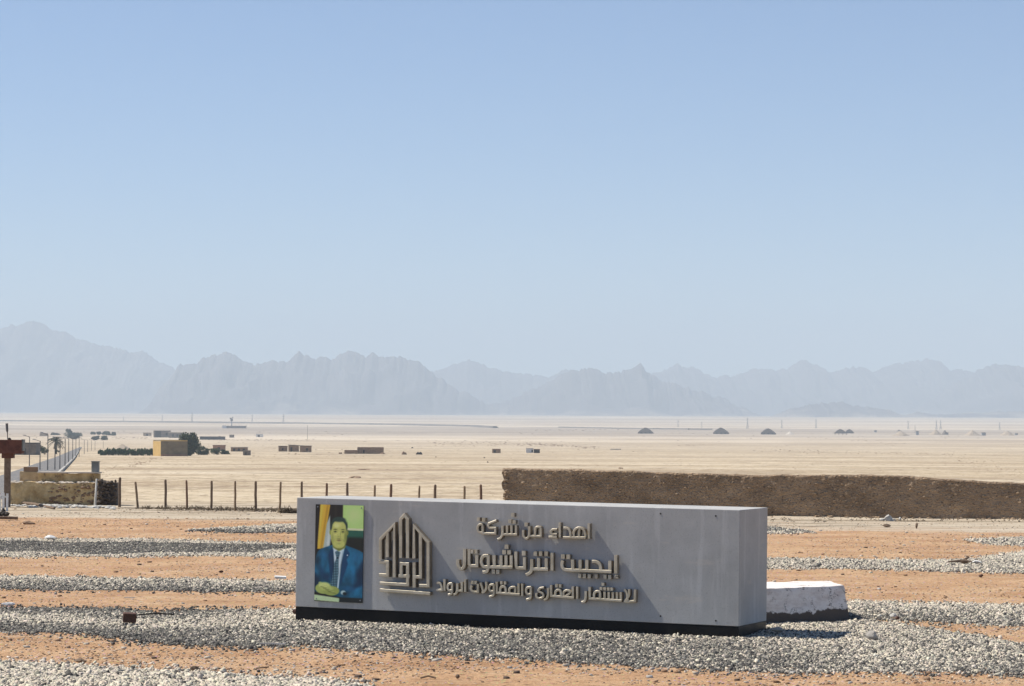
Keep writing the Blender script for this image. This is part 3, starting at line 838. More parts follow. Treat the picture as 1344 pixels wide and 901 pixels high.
w = 0.038
T = Traced(565, 755, 9.269)                            # third line
T.cv([(75, 92), (115, 105), (133, 145), (135, 182)], w); T.st([(66, 182), (150, 184)], w)
T.st([(168, 52), (168, 192)], w)
T.cv([(258, 105), (218, 112), (205, 150), (222, 186), (258, 188)], w); T.st([(258, 97), (258, 195)], w); T.cv([(258, 190), (250, 228), (212, 242)], w)
T.cv([(322, 102), (322, 185), (305, 228), (278, 242)], w); T.st([(318, 190), (378, 194), (378, 85)], w); T.st([(418, 55), (418, 207)], w)
T.done()
T.cv([(500, 130), (492, 180), (525, 205)], w); T.st([(515, 206), (575, 209), (575, 108)], w).dot(508, 90, 32, 40).dot(546, 92, 32, 40)
T.st([(606, 92), (645, 222)], w); T.cv([(676, 82), (672, 175), (625, 218)], w)
T.cv([(765, 118), (722, 125), (708, 160), (725, 196), (765, 198)], w); T.st([(766, 110), (766, 205)], w); T.cv([(766, 200), (758, 248), (712, 268)], w)
T.st([(802, 82), (802, 217), (1080, 240)], w)
T.cv([(845, 218), (845, 165), (872, 140), (905, 155), (912, 222)], w).dot(858, 95, 30, 38).dot(902, 98, 30, 38)
T.cv([(958, 226), (952, 180), (980, 152), (1024, 150)], w); T.st([(1026, 142), (1026, 234)], w)
T.st([(1066, 102), (1066, 240)], w); T.st([(1110, 105), (1110, 255)], w)
T.cv([(1215, 150), (1170, 158), (1156, 195), (1175, 232), (1215, 234)], w); T.st([(1214, 142), (1214, 240)], w); T.cv([(1214, 234), (1206, 284), (1162, 302)], w)
T.done()
T = Traced(690, 755, 8.4)
T.cv([(198, 140), (155, 148), (140, 178), (185, 205), (190, 242), (150, 258), (118, 240), (116, 200)], w * .9)
T.cv([(245, 145), (245, 215), (228, 262), (198, 278)], w)
T.st([(278, 112), (278, 230), (528, 254)], w)
T.cv([(325, 235), (325, 190), (352, 165), (382, 180), (388, 242)], w).dot(338, 118, 28, 36).dot(376, 121, 28, 36)
T.cv([(470, 248), (415, 225), (418, 188), (450, 170), (488, 185), (468, 215), (425, 243)], w * .9)
T.st([(516, 128), (516, 255)], w); T.st([(564, 128), (564, 262)], w)
T.done()
T.cv([(660, 178), (660, 245), (645, 290), (615, 302)], w)
T.st([(704, 132), (704, 260), (1055, 284)], w)
T.cv([(752, 262), (752, 208), (778, 182), (814, 192), (818, 268)], w)
for x, y in ((868, 185), (913, 187), (958, 190), (1003, 190), (1045, 190)): T.st([(x, y), (x, y + 88)], w)
for x, y in ((828, 150), (868, 152), (908, 155), (945, 157), (848, 102)): T.dot(x, y, 30, 34)
T.cv([(1082, 162), (1112, 205), (1118, 285)], w * .9); T.cv([(1136, 158), (1132, 230), (1082, 298)], w * .9)
T.st([(1202, 162), (1198, 290), (1085, 296)], w)
T.done()

# framed portrait print
def portrait():
    c = [(uv_of(413.5, 661.5, .02)), (uv_of(476.5, 664.5, .02)), (uv_of(476.5, 792, .02)), (uv_of(413.5, 789, .02))]
    u0 = (c[0][0] + c[3][0]) / 2; u1 = (c[1][0] + c[2][0]) / 2; v1 = (c[0][1] + c[1][1]) / 2; v0 = (c[2][1] + c[3][1]) / 2
    nx, ny = 150, 300
    SS = 2
    U, V = np.meshgrid((np.arange(nx * SS) + .5) / (nx * SS), (np.arange(ny * SS) + .5) / (ny * SS))      # V from the top down
    img = np.zeros(U.shape + (3,)); img[:] = (22, 20, 16)
    def inside(poly):
        m = np.zeros(U.shape, bool); n = len(poly)
        for i in range(n):
            (ax, ay), (bx, by) = poly[i], poly[(i + 1) % n]
            m ^= ((ay > V) != (by > V)) & (U < (bx - ax) * (V - ay) / (by - ay + 1e-9) + ax)
        return m
    def blur(a, k):
        if k < 1: return a
        w_ = np.exp(-0.5 * (np.arange(-2 * k, 2 * k + 1) / k) ** 2); w_ /= w_.sum()
        p_ = np.pad(a, [(2 * k, 2 * k), (2 * k, 2 * k)] + [(0, 0)] * (a.ndim - 2), mode='edge')
        o_ = sum(w_[i] * p_[i:i + a.shape[0], :] for i in range(4 * k + 1))
        return sum(w_[i] * o_[:, i:i + a.shape[1]] for i in range(4 * k + 1))
    def paint(poly, col, k=1.0, soft=2):
        a = blur(inside(poly).astype(float), soft)[..., None] * k
        img[:] = img * (1 - a) + np.array(col) * a
    def blob(cx, cy, rx, ry, col, soft=0.15, k=1.0, p=2.0):
        d = (np.abs((U - cx) / rx) ** p + np.abs((V - cy) / ry) ** p) ** (1 / p)
        t = np.clip((1 - d) / soft, 0, 1); a = (t * t * (3 - 2 * t))[..., None] * k
        img[:] = img * (1 - a) + np.array(col) * a
    # flag, dark curtain, pale wall, chair
    paint([(.10, 0), (.31, 0), (.25, .2), (.2, .46), (.05, .46), (.08, .2)], (192, 152, 50))
    paint([(.24, 0), (.28, 0), (.19, .3), (.15, .46), (.11, .46), (.17, .25)], (140, 104, 30), .75, 5)
    paint([(.12, 0), (.15, 0), (.1, .3), (.07, .46), (.06, .4)], (214, 182, 84), .7, 5)
    paint([(.31, .1), (.33, .35), (.30, .46), (.17, .46), (.24, .2)], (150, 160, 150)); paint([(.3, .2), (.3, .4), (.27, .46), (.25, .4)], (196, 200, 190), .8, 5)
    paint([(.31, 0), (.57, 0), (.57, .3), (.31, .3)], (26, 24, 20)); paint([(.4, 0), (.44, 0), (.44, .2), (.41, .2)], (44, 40, 32), .8, 6)
    paint([(.57, 0), (1, 0), (1, .255), (.57, .255)], (156, 184, 108)); blob(.8, .1, .25, .14, (172, 198, 124), .9, .7)
    paint([(.57, .236), (1, .241), (1, .262), (.57, .258)], (200, 216, 150), 1, 1)
    paint([(.66, .262), (1, .262), (1, .36), (.66, .36)], (32, 80, 64)); paint([(.66, .33), (1, .33), (1, .46), (.66, .46)], (18, 24, 20), 1, 6)
    # suit
    suit = [(.03, .53), (.06, .485), (.13, .455), (.24, .437), (.37, .412), (.65, .415), (.80, .44), (.92, .462), (1, .485), (1, .97), (.55, .95), (0, .9), (0, .62)]
    paint(suit, (18, 74, 98))
    mk = blur(inside(suit).astype(float), 2)[..., None]
    fold = fbm(U * 5 + V * 3, V * 7 - U * 2, 4, 4)[..., None]
    img[:] = img * (1 + mk * (0.55 * fold))
    blob(.2, .52, .16, .07, (34, 98, 138), .9, .55); blob(.85, .53, .14, .07, (32, 94, 132), .9, .5); blob(.8, .72, .06, .16, (34, 96, 134), .9, .4); blob(.16, .68, .05, .12, (30, 88, 124), .9, .4)
    paint([(.86, .58), (.9, .7), (.93, .62), (1, .55), (1, .82), (.70, .89), (.87, .78)], (8, 30, 52), .8, 8)
    paint([(.0, .7), (.1, .76), (.12, .84), (0, .88)], (8, 26, 44), .8, 8); paint([(.1, .6), (.13, .75), (.3, .8), (.33, .72), (.2, .7)], (10, 42, 70), .6, 8)
    blob(.72, .86, .22, .05, (26, 84, 120), .8, .6)
    # shirt, tie, lapels
    paint([(.37, .43), (.62, .43), (.57, .56), (.5, .86), (.47, .86), (.4, .6)], (180, 194, 196)); paint([(.56, .47), (.6, .46), (.53, .7), (.5, .84)], (140, 160, 168), .7, 4)
    tie = [(.42, .485), (.47, .472), (.53, .49), (.495, .545), (.5, .7), (.47, .86), (.33, .82), (.4, .62), (.45, .545)]
    paint(tie, (26, 48, 60))
    mk = (blur(inside(tie).astype(float), 2) * np.clip(np.sin(U * 95 + V * 190) * np.sin(U * 95 - V * 190) * 2.2, 0, 1))[..., None]
    img[:] = img * (1 - mk) + np.array((112, 150, 156)) * mk
    paint([(.455, .535), (.5, .535), (.49, .555), (.455, .555)], (12, 26, 34), .8, 3)
    paint([(.35, .425), (.385, .47), (.40, .6), (.36, .8), (.31, .68), (.28, .52)], (12, 46, 74), .85, 3); paint([(.385, .47), (.4, .6), (.37, .76), (.38, .6)], (6, 22, 36), .7, 3)
    paint([(.63, .425), (.73, .5), (.66, .56), (.69, .6), (.52, .86), (.56, .6)], (13, 48, 78), .85, 3); paint([(.6, .46), (.57, .6), (.5, .86), (.54, .62)], (6, 22, 36), .6, 3)
    # neck, ears, head
    paint([(.36, .36), (.64, .36), (.63, .44), (.5, .478), (.37, .44)], (108, 114, 52), 1, 3); blob(.5, .44, .12, .03, (84, 88, 40), .8, .8)
    blob(.318, .285, .028, .034, (134, 138, 66), .4); blob(.672, .285, .024, .034, (112, 116, 54), .4)
    blob(.494, .20, .185, .085, (34, 54, 48), .25); blob(.494, .235, .188, .10, (34, 52, 46), .2)
    blob(.493, .305, .174, .150, (166, 166, 90), .10, 1, 2.4)
    blob(.47, .205, .13, .045, (180, 178, 106), .8, .95); blob(.494, .152, .17, .034, (36, 56, 50), .5, .9)
    blob(.335, .22, .03, .06, (40, 56, 46), .7, .8); blob(.655, .22, .03, .06, (34, 48, 40), .7, .8)
    blob(.44, .215, .09, .035, (194, 200, 126), .9, .7)
    blob(.635, .33, .055, .12, (106, 112, 52), .9, .8); blob(.365, .35, .03, .09, (124, 130, 66), .9, .6)
    blob(.425, .30, .065, .03, (190, 186, 112), .9, .6); blob(.57, .305, .055, .03, (168, 172, 96), .9, .5)
    for cx in (.418, .575):
        blob(cx, .255, .062, .010, (60, 66, 36), .9, .85); blob(cx, .277, .055, .017, (106, 110, 56), .9, .7)
        blob(cx, .277, .040, .0075, (40, 44, 26), .8, .9); blob(cx + .004, .277, .014, .007, (14, 16, 12), .6, .9); blob(cx, .292, .045, .006, (124, 128, 66), .9, .6)
    blob(.498, .295, .020, .045, (184, 188, 110), .9, .6); blob(.525, .30, .012, .04, (122, 128, 62), .9, .6); blob(.498, .327, .042, .013, (150, 152, 78), .9, .8)
    blob(.476, .332, .010, .004, (62, 62, 30), .7, .8); blob(.524, .332, .010, .004, (58, 58, 28), .7, .8)
    paint([(.43, .338), (.38, .375), (.395, .38)], (112, 116, 56), .5, 3); paint([(.56, .338), (.61, .375), (.595, .38)], (104, 108, 50), .5, 3)
    blob(.497, .351, .075, .009, (82, 82, 42), .9, .7); blob(.497, .366, .068, .0075, (104, 72, 50), .8, .8); blob(.497, .3655, .07, .0025, (52, 36, 24), .7, .8); blob(.497, .377, .05, .008, (150, 128, 84), .9, .6)
    blob(.497, .40, .06, .012, (128, 132, 68), .9, .6); blob(.497, .418, .07, .02, (170, 174, 96), .9, .6)
    # folded hands on a white table
    paint([(0, .93), (.55, .96), (.52, 1), (0, .99)], (164, 180, 136)); paint([(.52, .95), (1, .95), (1, 1), (.52, 1)], (20, 26, 26))
    blob(.19, .865, .19, .062, (146, 154, 80), .2); blob(.35, .885, .19, .055, (134, 142, 70), .2)
    blob(.21, .83, .16, .04, (176, 182, 110), .5); blob(.26, .86, .18, .04, (164, 170, 96), .6, .8)
    for k in range(4):
        a, b = .13 + .05 * k, .842 + .016 * k
        paint([(a, b), (a + .17, b + .020), (a + .19, b + .032), (a + .16, b + .026), (a, b + .007)], (84, 90, 42), .75, 2)
        blob(a + .10, b + .006, .06, .007, (190, 196, 124), .8, .6)
    blob(.12, .81, .05, .02, (168, 174, 102), .6, .8)
    blob(.60, .90, .07, .03, (150, 168, 166), .5); blob(.63, .91, .05, .02, (20, 30, 34), .4)
    blob(.675, .515, .016, .009, (206, 214, 212), .6)
    img[:] = img * (1 + .05 * RNG.normal(size=U.shape))[..., None]
    img = np.clip(blur(img, 1)[::1], 0, 255).reshape(ny, SS, nx, SS, 3).mean((1, 3))
    img = np.clip((img - 8) * 1.34 + 12, 4, 250)
    lin = np.where(img / 255 < .04045, img / 255 / 12.92, ((img / 255 + .055) / 1.055) ** 2.4) * 0.95
    P = np.array([[tuple(fp(u0 + (u1 - u0) * a, v1 + (v0 - v1) * b, .022)) for a in np.linspace(0, 1, nx)] for b in np.linspace(0, 1, ny)]).reshape(-1, 3)
    mt, nt, bs = mat('printed_portrait')
    at_ = nt.nodes.new('ShaderNodeAttribute'); at_.attribute_name = 'Col'
    nt.links.new(at_.outputs['Color'], bs.inputs['Base Color']); bs.inputs['Roughness'].default_value = 0.35
    q = grid_quads(ny, nx)[:, ::-1]
    backing = slab(u0, u1, v0, v1, .008, .0205).obj('portrait_panel', M['dark'], mroot)
    o = mesh_np('portrait_print', P - np.array(mroot['_o']), q, mt, lin.reshape(-1, 3)); o.parent = backing
    for a, b in ((.045, .025), (.955, .025), (.045, .975), (.955, .975)):
        uu, vv = u0 + (u1 - u0) * a, v1 + (v0 - v1) * b
        sub(MB().tube([fp(uu, vv, .0), fp(uu, vv, .028)], .011, 10), 'standoff_bolt', M['steel'], backing, mroot)
portrait()

# ------------------------------------------------------------------ whitewashed block behind the monument
def wblock():
    z = 0.59
    def tp(px, py, zz):
        d = ray(px, py); t = (zz - CAM_H) / d.z
        return Vector((d.x * t, d.y * t, zz))
    near_r, near_l = tp(1107, 769, z), tp(940, 776, z)
    far_r = near_r + Vector((-.05, 1.5, 0.0)); far_l = near_l + Vector((0, 1.7, 0.02))
    b_nr, b_nl = near_r + Vector((.13, -.10, -z - .05)), near_l + Vector((0, -.12, -z - .05))
    b_fr, b_fl = far_r + Vector((.13, .1, -z - .05)), far_l + Vector((-.1, .1, -z - .05))
    nu, nw = 46, 12
    top = [near_l, near_r, far_r, far_l]; bot = [b_nl, b_nr, b_fr, b_fl]
    mb = MB(); vs = []
    per = []
    for k in range(4):
        n_ = nu if k % 2 == 0 else 26
        for j in range(n_): per.append((k, j / n_))
    rr = random.Random(4)
    for i in range(nw + 1):
        s = i / nw
        for (k, t) in per:
            a = bot[k].lerp(bot[(k + 1) % 4], t); b = top[k].lerp(top[(k + 1) % 4], t)
            p = a.lerp(b, s)
            c = (top[0] + top[2]) / 2
            if i == nw: p = p + (c - p) * 0.012; p.z += 0.0
            nz = float(fbm(p.x * 3 + p.y * 2, p.z * 4 + p.y, 41, 4))
            d = Vector((p.x - c.x, p.y - c.y, 0)).normalized()
            vs.append(p + d * nz * .022 + Vector((0, 0, nz * .012 if s > .9 else 0)))
    n = len(per)
    fs = [(i * n + j, i * n + (j + 1) % n, (i + 1) * n + (j + 1) % n, (i + 1) * n + j) for i in range(nw) for j in range(n)]
    base = len(vs)
    c = sum((top[k] for k in range(4)), Vector()) / 4
    vs.append(c)
    fs += [(nw * n + j, nw * n + (j + 1) % n, base) for j in range(n)]
    o = mb.add(vs, fs).obj('masonry_block', M['white_block'], None, (near_r.x - 1, near_r.y + .7, 0))
    tag(o, 'low whitewashed masonry block with cracked faces, sticking out behind the grey lettered monument', 'block')
wblock()

# ------------------------------------------------------------------ long rubble wall on the right
def mudwall():
    A = Vector((plane_at(663, 640, Vector((0, 100.5, 0)), Vector((0, 1, 0))).x, 100.5, 0)); B = Vector((26.5, 94.2, 0))
    L = (B - A).length; d = (B - A) / L; n = Vector((d.y, -d.x, 0))      # n faces the camera
    if n.y > 0: n = -n
    N = int(L / 0.055)
    prof = [(0, -.25)] + [(0, t) for t in np.linspace(0, .97, 26)] + [(-.05, 1.0), (-.2, 1.0), (-.42, 1.0), (-.5, .97)] + [(-.5, t) for t in np.linspace(.8, -.25, 6)]
    K = len(prof); vs = np.zeros((N + 1, K, 3))
    tt = np.linspace(0, 1, N + 1)
    hgt = np.interp(tt * L, [0, 4, 9, 13.6, 14.1, 17.4, 21, L], [1.60, 1.53, 1.42, 1.47, 1.45, 1.25, 1.15, 1.10]) + .012 * fbm(tt * 40, tt * 0, 8, 4) + .01 * vnoise(tt * 160, tt * 0, 12)
    gz_ = terrain(A.x + d.x * tt * L, A.y + d.y * tt * L)
    for k, (o_, z_) in enumerate(prof):
        s = tt * L
        zz = z_ * hgt
        r = .035 * fbm(s * 5, zz * 6 + k * .01, 61, 4) + .03 * fbm(s * .8, zz * .9, 62, 3)
        endj = .16 * vnoise(np.array([z_ * 9]), np.array([o_ * 3]), 90)[0] * np.clip(1 - s / .5, 0, 1) + .06 * np.clip(1 - s / .5, 0, 1) * ((z_ > .9) + .0)
        P = A[None] if False else np.array(A)[None] + np.array(d)[None] * (s + endj)[:, None] + np.array(n)[None] * (o_ + r)[:, None]
        vs[:, k] = P; vs[:, k, 2] = gz_ + zz + (.02 * fbm(s * 4, s * 0 + k, 63, 2) if z_ > .9 else 0)
    q = grid_quads(N + 1, K)
    mb = MB(); 
    V = [tuple(v) for v in vs.reshape(-1, 3)]
    fs = [tuple(f) for f in q.tolist()] + [tuple(range(K)), tuple(N * K + j for j in range(K))[::-1]]
    mb.add(V, fs)
    rr = random.Random(2)
    for i in range(42):
        z = rr.uniform(.02, 1.5)
        c = A + d * rr.uniform(-.03, .08) + n * rr.uniform(-.42, .03) + Vector((0, 0, z))
        mb.rock(c, (rr.uniform(.05, .12), rr.uniform(.06, .12), rr.uniform(.04, .08)), i)
    for i in range(110):
        s = rr.uniform(.2, L - .2); z = rr.uniform(.05, 1.15)
        c = A + d * s + n * .015 + Vector((0, 0, z))
        mb.rock(c, (rr.uniform(.04, .09), rr.uniform(.03, .05), rr.uniform(.03, .06)), i + 100)
    for i in range(150):
        s = rr.uniform(0, L); q = A + d * s + n * (.08 + abs(rr.gauss(0, .22)))
        sz = rr.uniform(.02, .07) * (1.5 if rr.random() < .1 else 1)
        mb.rock((q.x, q.y, gz(q.x, q.y) + sz * .3), (sz * 1.3, sz, sz * .7), i + 300)
    o = mb.obj('rubble_wall', M['rubble'], None, (A + B) / 2)
    tag(o, 'long low brown rubble wall with a jagged left end, standing behind the monument', 'wall')
mudwall()

# ------------------------------------------------------------------ wooden fence posts
POSTS = [(157, 627, 666, 'wood_dark', 0, .075), (181.5, 633, 667, 'wood_pale', .07, .06), (217.5, 630, 667, 'wood_dark', 0.01, .065), (246, 631, 669, 'wood_red', .03, .055), (277.5, 631.5, 670, 'wood_dark', 0, .062),
         (308.5, 632, 671, 'wood_pale', .0, .055), (335.5, 632, 671, 'wood_dark', 0, .066), (367, 633, 672, 'wood_pale', -.02, .055), (396, 632.5, 672, 'wood_dark', 0, .06), (428.5, 634.5, 673, 'wood_red', 0, .06),
         (455.5, 634, 673, 'wood_dark', 0, .065), (491, 637, 674, 'wood_pale', -.01, .055), (513, 636, 674, 'wood_red', 0, .068), (549, 638, 674, 'wood_pale', -.02, .052), (571, 636.5, 674, 'wood_dark', 0, .07),
         (608.5, 638.5, 675, 'wood_pale', -.02, .058), (631, 636.5, 675, 'wood_red', 0, .066)]
PLAB = ['thick dark wooden post at the end of the low dark rubble stack', 'pale wooden post leaning left, just right of the ruined wall',
        'dark upright post, first right of the leaning pale post', 'slim reddish post leaning slightly right, second past the leaning pale post',
        'dark upright fence post, third to the right of the leaning pale post', 'slim pale upright post, fourth to the right of the leaning pale post',
        'dark upright fence post, third to the left of the top corner of the monument', 'slim pale post, second to the left of the top corner of the monument',
        'dark post rising right behind the left top corner of the monument', 'reddish post rising behind the monument above the left side of the portrait',
        'dark post with a dark lump at its foot, above the right side of the portrait', 'slim pale post behind the monument, left of the emblem peak',
        'stout reddish post behind the monument, just left of the emblem peak', 'slim pale post behind the monument, just right of the emblem peak',
        'stout dark post behind the monument, third from the end of the rubble wall', 'slim pale post behind the monument, second from the end of the rubble wall',
        'stout reddish post nearest to the jagged end of the rubble wall']
for (px, yt, yb, mt_, lean, r), lab in zip(POSTS, PLAB):
    p = at(px, yb); hm = (yb - yt) * mpp(p.y); z = gz(p.x, p.y)
    rr = random.Random(int(px))
    top = Vector((p.x - lean * hm * 1.6 , p.y + rr.uniform(-.03, .03), z + hm))
    b = Vector((p.x, p.y, z - .15)); pts = [b.lerp(top, t) + Vector((rr.uniform(-1, 1), rr.uniform(-1, 1), 0)) * .008 for t in (0, .2, .4, .6, .8, .97, 1)]
    o = MB().tube(pts, [r * .78, r * .74, r * .7, r * .72, r * .69, r * .66, r * .45], 8).obj('fence_post', M[mt_], None, (p.x, p.y, z))
    tag(o, lab, 'fence post', 'wooden posts along the edge of the terrace')

# dry brush lying along the foot of the posts
def scrub(name, spots, size, seed, label=None, cat=None, group=None, kind=None, material='scrub'):
    rr = random.Random(seed); mb = MB()
    for (x, y, r, n) in spots:
        z = gz(x, y)
        for _ in range(n):
            a = rr.uniform(0, 6.283); q = r * math.sqrt(rr.random())
            p = Vector((x + math.cos(a) * q, y + math.sin(a) * q * .6, z + rr.random() * size * .4))
            d = Vector((rr.gauss(0, 1), rr.gauss(0, 1), abs(rr.gauss(0, .6)))).normalized() * size * rr.uniform(.4, 1.2)
            b = d.orthogonal().normalized() * size * .09
            mb.add([p - b, p + b, p + d], [(0, 1, 2)])
            if rr.random() < .25: mb.rock(p, (size * .16,) * 2 + (size * .1,), rr.randint(0, 999))
    o = mb.obj(name, M[material])
    if kind: o['kind'] = kind
    else: tag(o, label, cat, group)
    return o
sp = []
rr = random.Random(31)
for i in range(150):
    px = rr.uniform(183, 420); p = at(px, 668 + (px - 180) * .02 + rr.gauss(0, .7))
    sp.append((p.x, p.y, rr.uniform(.1, .4), rr.randint(4, 14)))
for i in range(60):
    px = rr.uniform(1010, 1344); p = at(px, 684.5 + rr.gauss(0, 1)); sp.append((p.x, p.y, rr.uniform(.1, .3), rr.randint(1, 4)))
scrub('dry_brush', sp, .17, 8, kind='stuff')
p = at(382, 674)
tag(scrub('dry_shrub', [(p.x, p.y, .5, 130)], .3, 9, 'x', 'x'), 'dry brown thorn shrub on the ground left of the monument at the line of posts', 'shrub')

# ------------------------------------------------------------------ ruined plastered walls on the left
def boxpx(px0, px1, ytop, ybase, Y, thick, yaw=0.0, mb=None, zpad=0.1, jit=0.0, seed=0):
    """box whose camera side spans the given places at distance Y"""
    mb = mb or MB()
    pa = plane_at(px0, ytop, Vector((0, Y, 0)), Vector((0, 1, 0))); pb = plane_at(px1, ybase, Vector((0, Y, 0)), Vector((0, 1, 0)))
    cx = (pa.x + pb.x) / 2; w_ = pb.x - pa.x; z1, z0 = pa.z, pb.z - zpad
    return mb.box((cx, Y + thick / 2, (z0 + z1) / 2), (w_, thick, z1 - z0), yaw)

def rough_wall(px0, px1, ytops, ybase, Y, thick, seed, amp=.03, step=.06):
    """wall with a worn, uneven outline"""
    pa = plane_at(px0, ybase, Vector((0, Y, 0)), Vector((0, 1, 0))); pb = plane_at(px1, ybase, Vector((0, Y, 0)), Vector((0, 1, 0)))
    L = pb.x - pa.x; N = max(8, int(L / step)); t = np.linspace(0, 1, N + 1)
    topz = np.array([plane_at(px0 + (px1 - px0) * q, np.interp(q, [y[0] for y in ytops], [y[1] for y in ytops]), Vector((0, Y, 0)), Vector((0, 1, 0))).z for q in t])
    z0 = gz((pa.x + pb.x) / 2, Y) - .25
    topz = topz + amp * fbm(t * L * 3, t * 0, seed, 4)
    prof = [(0, s) for s in np.linspace(0, 1, 14)] + [(thick, 1.0), (thick, .5), (thick, 0)]
    vs = []
    for i in range(N + 1):
        for k, (o_, s) in enumerate(prof):
            r = amp * float(fbm(t[i] * L * 3, s * 4, seed + 3, 4))
            vs.append(Vector((pa.x + t[i] * L, Y + o_ + r, z0 + (topz[i] - z0) * s)))
    K = len(prof)
    fs = [tuple(f) for f in grid_quads(N + 1, K).tolist()] + [tuple(range(K)), tuple(N * K + j for j in range(K))[::-1]]
    return MB().add(vs, fs)
YR = 107.0
root = thing('ruined_wall', 'ruined ochre plastered low wall with a stepped upper parapet and crumbling base', 'ruin', (plane_at(70, 660, Vector((0, YR, 0)), Vector((0, 1, 0))).x, YR, 0))
rough_wall(12, 128, [(0, 635.5), (.12, 633), (.3, 633.5), (.34, 635.5), (.5, 634.5), (.56, 637), (.62, 635), (.8, 636.5), (.9, 634), (1, 635)], 664, YR, 1.1, 5, .055).obj('lower_wall', M['plaster'], root)
rough_wall(50, 129.5, [(0, 621.5), (.2, 620.5), (.6, 622), (.7, 621), (1, 622.5)], 664, YR + .55, .45, 6, .03).obj('upper_wall', M['plaster'], root)
rough_wall(25.5, 49.8, [(0, 618.8), (.5, 619.5), (1, 620)], 664, YR + .75, .35, 7, .012).obj('parapet', M['plaster2'], root)
mb = MB(); rr = random.Random(71)
for i in range(150):
    q = plane_at(14 + 112 * rr.random() ** 1.7, 634.5, Vector((0, YR + .25, 0)), Vector((0, 1, 0)))
    sz = rr.uniform(.02, .07); mb.rock((q.x, YR + rr.uniform(.05, .5), q.z + .01 + sz * rr.uniform(-.3, .6)), (sz * 1.6, sz, sz * .7), i)
mb.obj('debris', M['roof_pale'], root)  # pale rubble added along the ledge to give its sunlit strip
mb = MB(); rr = random.Random(72)
for i in range(90):
    t = .45 + .55 * rr.random(); q = plane_at(12 + 116 * t, 650 + rr.uniform(-12, 14), Vector((0, YR, 0)), Vector((0, 1, 0)))
    sz = rr.uniform(.03, .08); mb.rock((q.x, YR + rr.uniform(-.01, .05), q.z), (sz * 1.3, sz, sz * .8), i)
mb.obj('exposed_stones', M['mud'], root)
mb = MB(); pt = plane_at(49, 619.5, Vector((0, YR, 0)), Vector((0, 1, 0)))
pc = plane_at(90, 620.6, Vector((0, YR + .5, 0)), Vector((0, 1, 0)))
mb.box((pc.x, YR + .76, pc.z), (82 * mpp(YR), .62, .05)).obj('coping', M['roof_pale'], root)
boxpx(31, 49, 613.2, 618.6, YR + .85, .18, zpad=.03).obj('loose_slab', M['mud'], None, (pt.x - .3, YR + .95, 1.4))
tag(bpy.data.objects['loose_slab'], 'dark brown slab lying on top of the pale left parapet of the ruined wall', 'slab')
b = boxpx(120, 129.2, 606.5, 621, YR + .62, .3, zpad=.0)
root2 = thing('cabinet', 'small grey metal cabinet box standing on the right end of the ruined wall', 'cabinet', (plane_at(124, 621, Vector((0, YR + .7, 0)), Vector((0, 1, 0))).x, YR + .75, 1.25))
b.obj('casing', M['grey_metal'], root2, bevel=.01)
boxpx(119.4, 129.8, 605.6, 606.6, YR + .58, .38, zpad=.0).obj('lid', M['grey_metal'], root2)
p = at(124, 664); pz = plane_at(126.5, 629, Vector((0, YR - .25, 0)), Vector((0, 1, 0)))
mb = MB().tube([(p.x, YR - .45, -.1), (p.x + .02, YR - .35, .5), (pz.x, YR - .15, pz.z)], [.05, .045, .04], 8)
tag(mb.obj('pole', M['pale_rock'], None, (p.x, YR - .4, 0)), 'pale pole leaning against the right end of the ochre ruined wall', 'pole')
# dark stack of rubble at the right end
mb = rough_wall(129, 153, [(0, 633), (.3, 634.5), (.7, 633.5), (1, 635)], 666, YR - .1, .7, 15, .07)
rr = random.Random(12)
c0 = plane_at(129, 650, Vector((0, YR - .1, 0)), Vector((0, 1, 0))).x; c1 = plane_at(153, 650, Vector((0, YR - .1, 0)), Vector((0, 1, 0))).x
for i in range(60):
    mb.rock((rr.uniform(c0, c1), YR - .1 - rr.uniform(0, .12), rr.uniform(0, .95)), (rr.uniform(.05, .13), rr.uniform(.05, .12), rr.uniform(.04, .09)), i)
tag(mb.obj('rubble_stack', mottled('dark_rubble', (0.06, 0.045, 0.034), (0.15, 0.115, 0.085), 4), None, ((c0 + c1) / 2, YR + .2, 0)), 'dark stack of rubble stones against the right end of the ruined wall', 'rubble')  # rubble in a darker tone than the wall
# fallen plaster and stones before the ruin
rr = random.Random(14); mb = MB()
for i in range(260):
    px = rr.uniform(10, 150); p = at(px, 661.5 + px * .03 + abs(rr.gauss(0, 1.6)))
    s = rr.uniform(.02, .09); mb.rock((p.x, p.y, p.z + s * .3), (s * 1.4, s, s * .6), i)
o = mb.obj('rubble', M['pale_rock']); o['kind'] = 'stuff'
mb = MB(); a = at(22, 661); b = at(72, 669)
mb.tube([a + Vector((0, -.3, .06)), (a + b) / 2 + Vector((0, -.3, .1)), b + Vector((0, -.1, .05))], [.05, .055, .04], 7)
tag(mb.obj('beam', M['wood_dark'], None, a), 'dark beam lying on the sand at the foot of the ruined wall', 'beam')

# pillar at the left edge
Yp = 104.0
def pxp(px, py, Y=Yp): return plane_at(px, py, Vector((0, Y, 0)), Vector((0, 1, 0)))
root = thing('pillar', 'slim brown brick pillar carrying a stepped dark red box and a dark rod', 'pillar', (pxp(9, 660).x, Yp + .1, gz(pxp(9, 660).x, Yp)))
boxpx(5.5, 12.5, 601, 668, Yp, .22).obj('shaft', M['pillar'], root, bevel=.012)
boxpx(2, 17, 595.5, 601.8, Yp - .08, .40, zpad=0).obj('collar', M['redbrown'], root, bevel=.01)
boxpx(-12, 28, 577.5, 595.8, Yp - .2, .62, zpad=0).obj('box', M['redbrown'], root, bevel=.012)
boxpx(28.1, 30.5, 577, 592, Yp - .1, .4, zpad=0).obj('side_plate', M['grey_metal'], root)
MB().rock(pxp(12, 576) + Vector((0, .05, -.01)), (.09, .09, .05), 3).obj('mount', M['dark'], root)
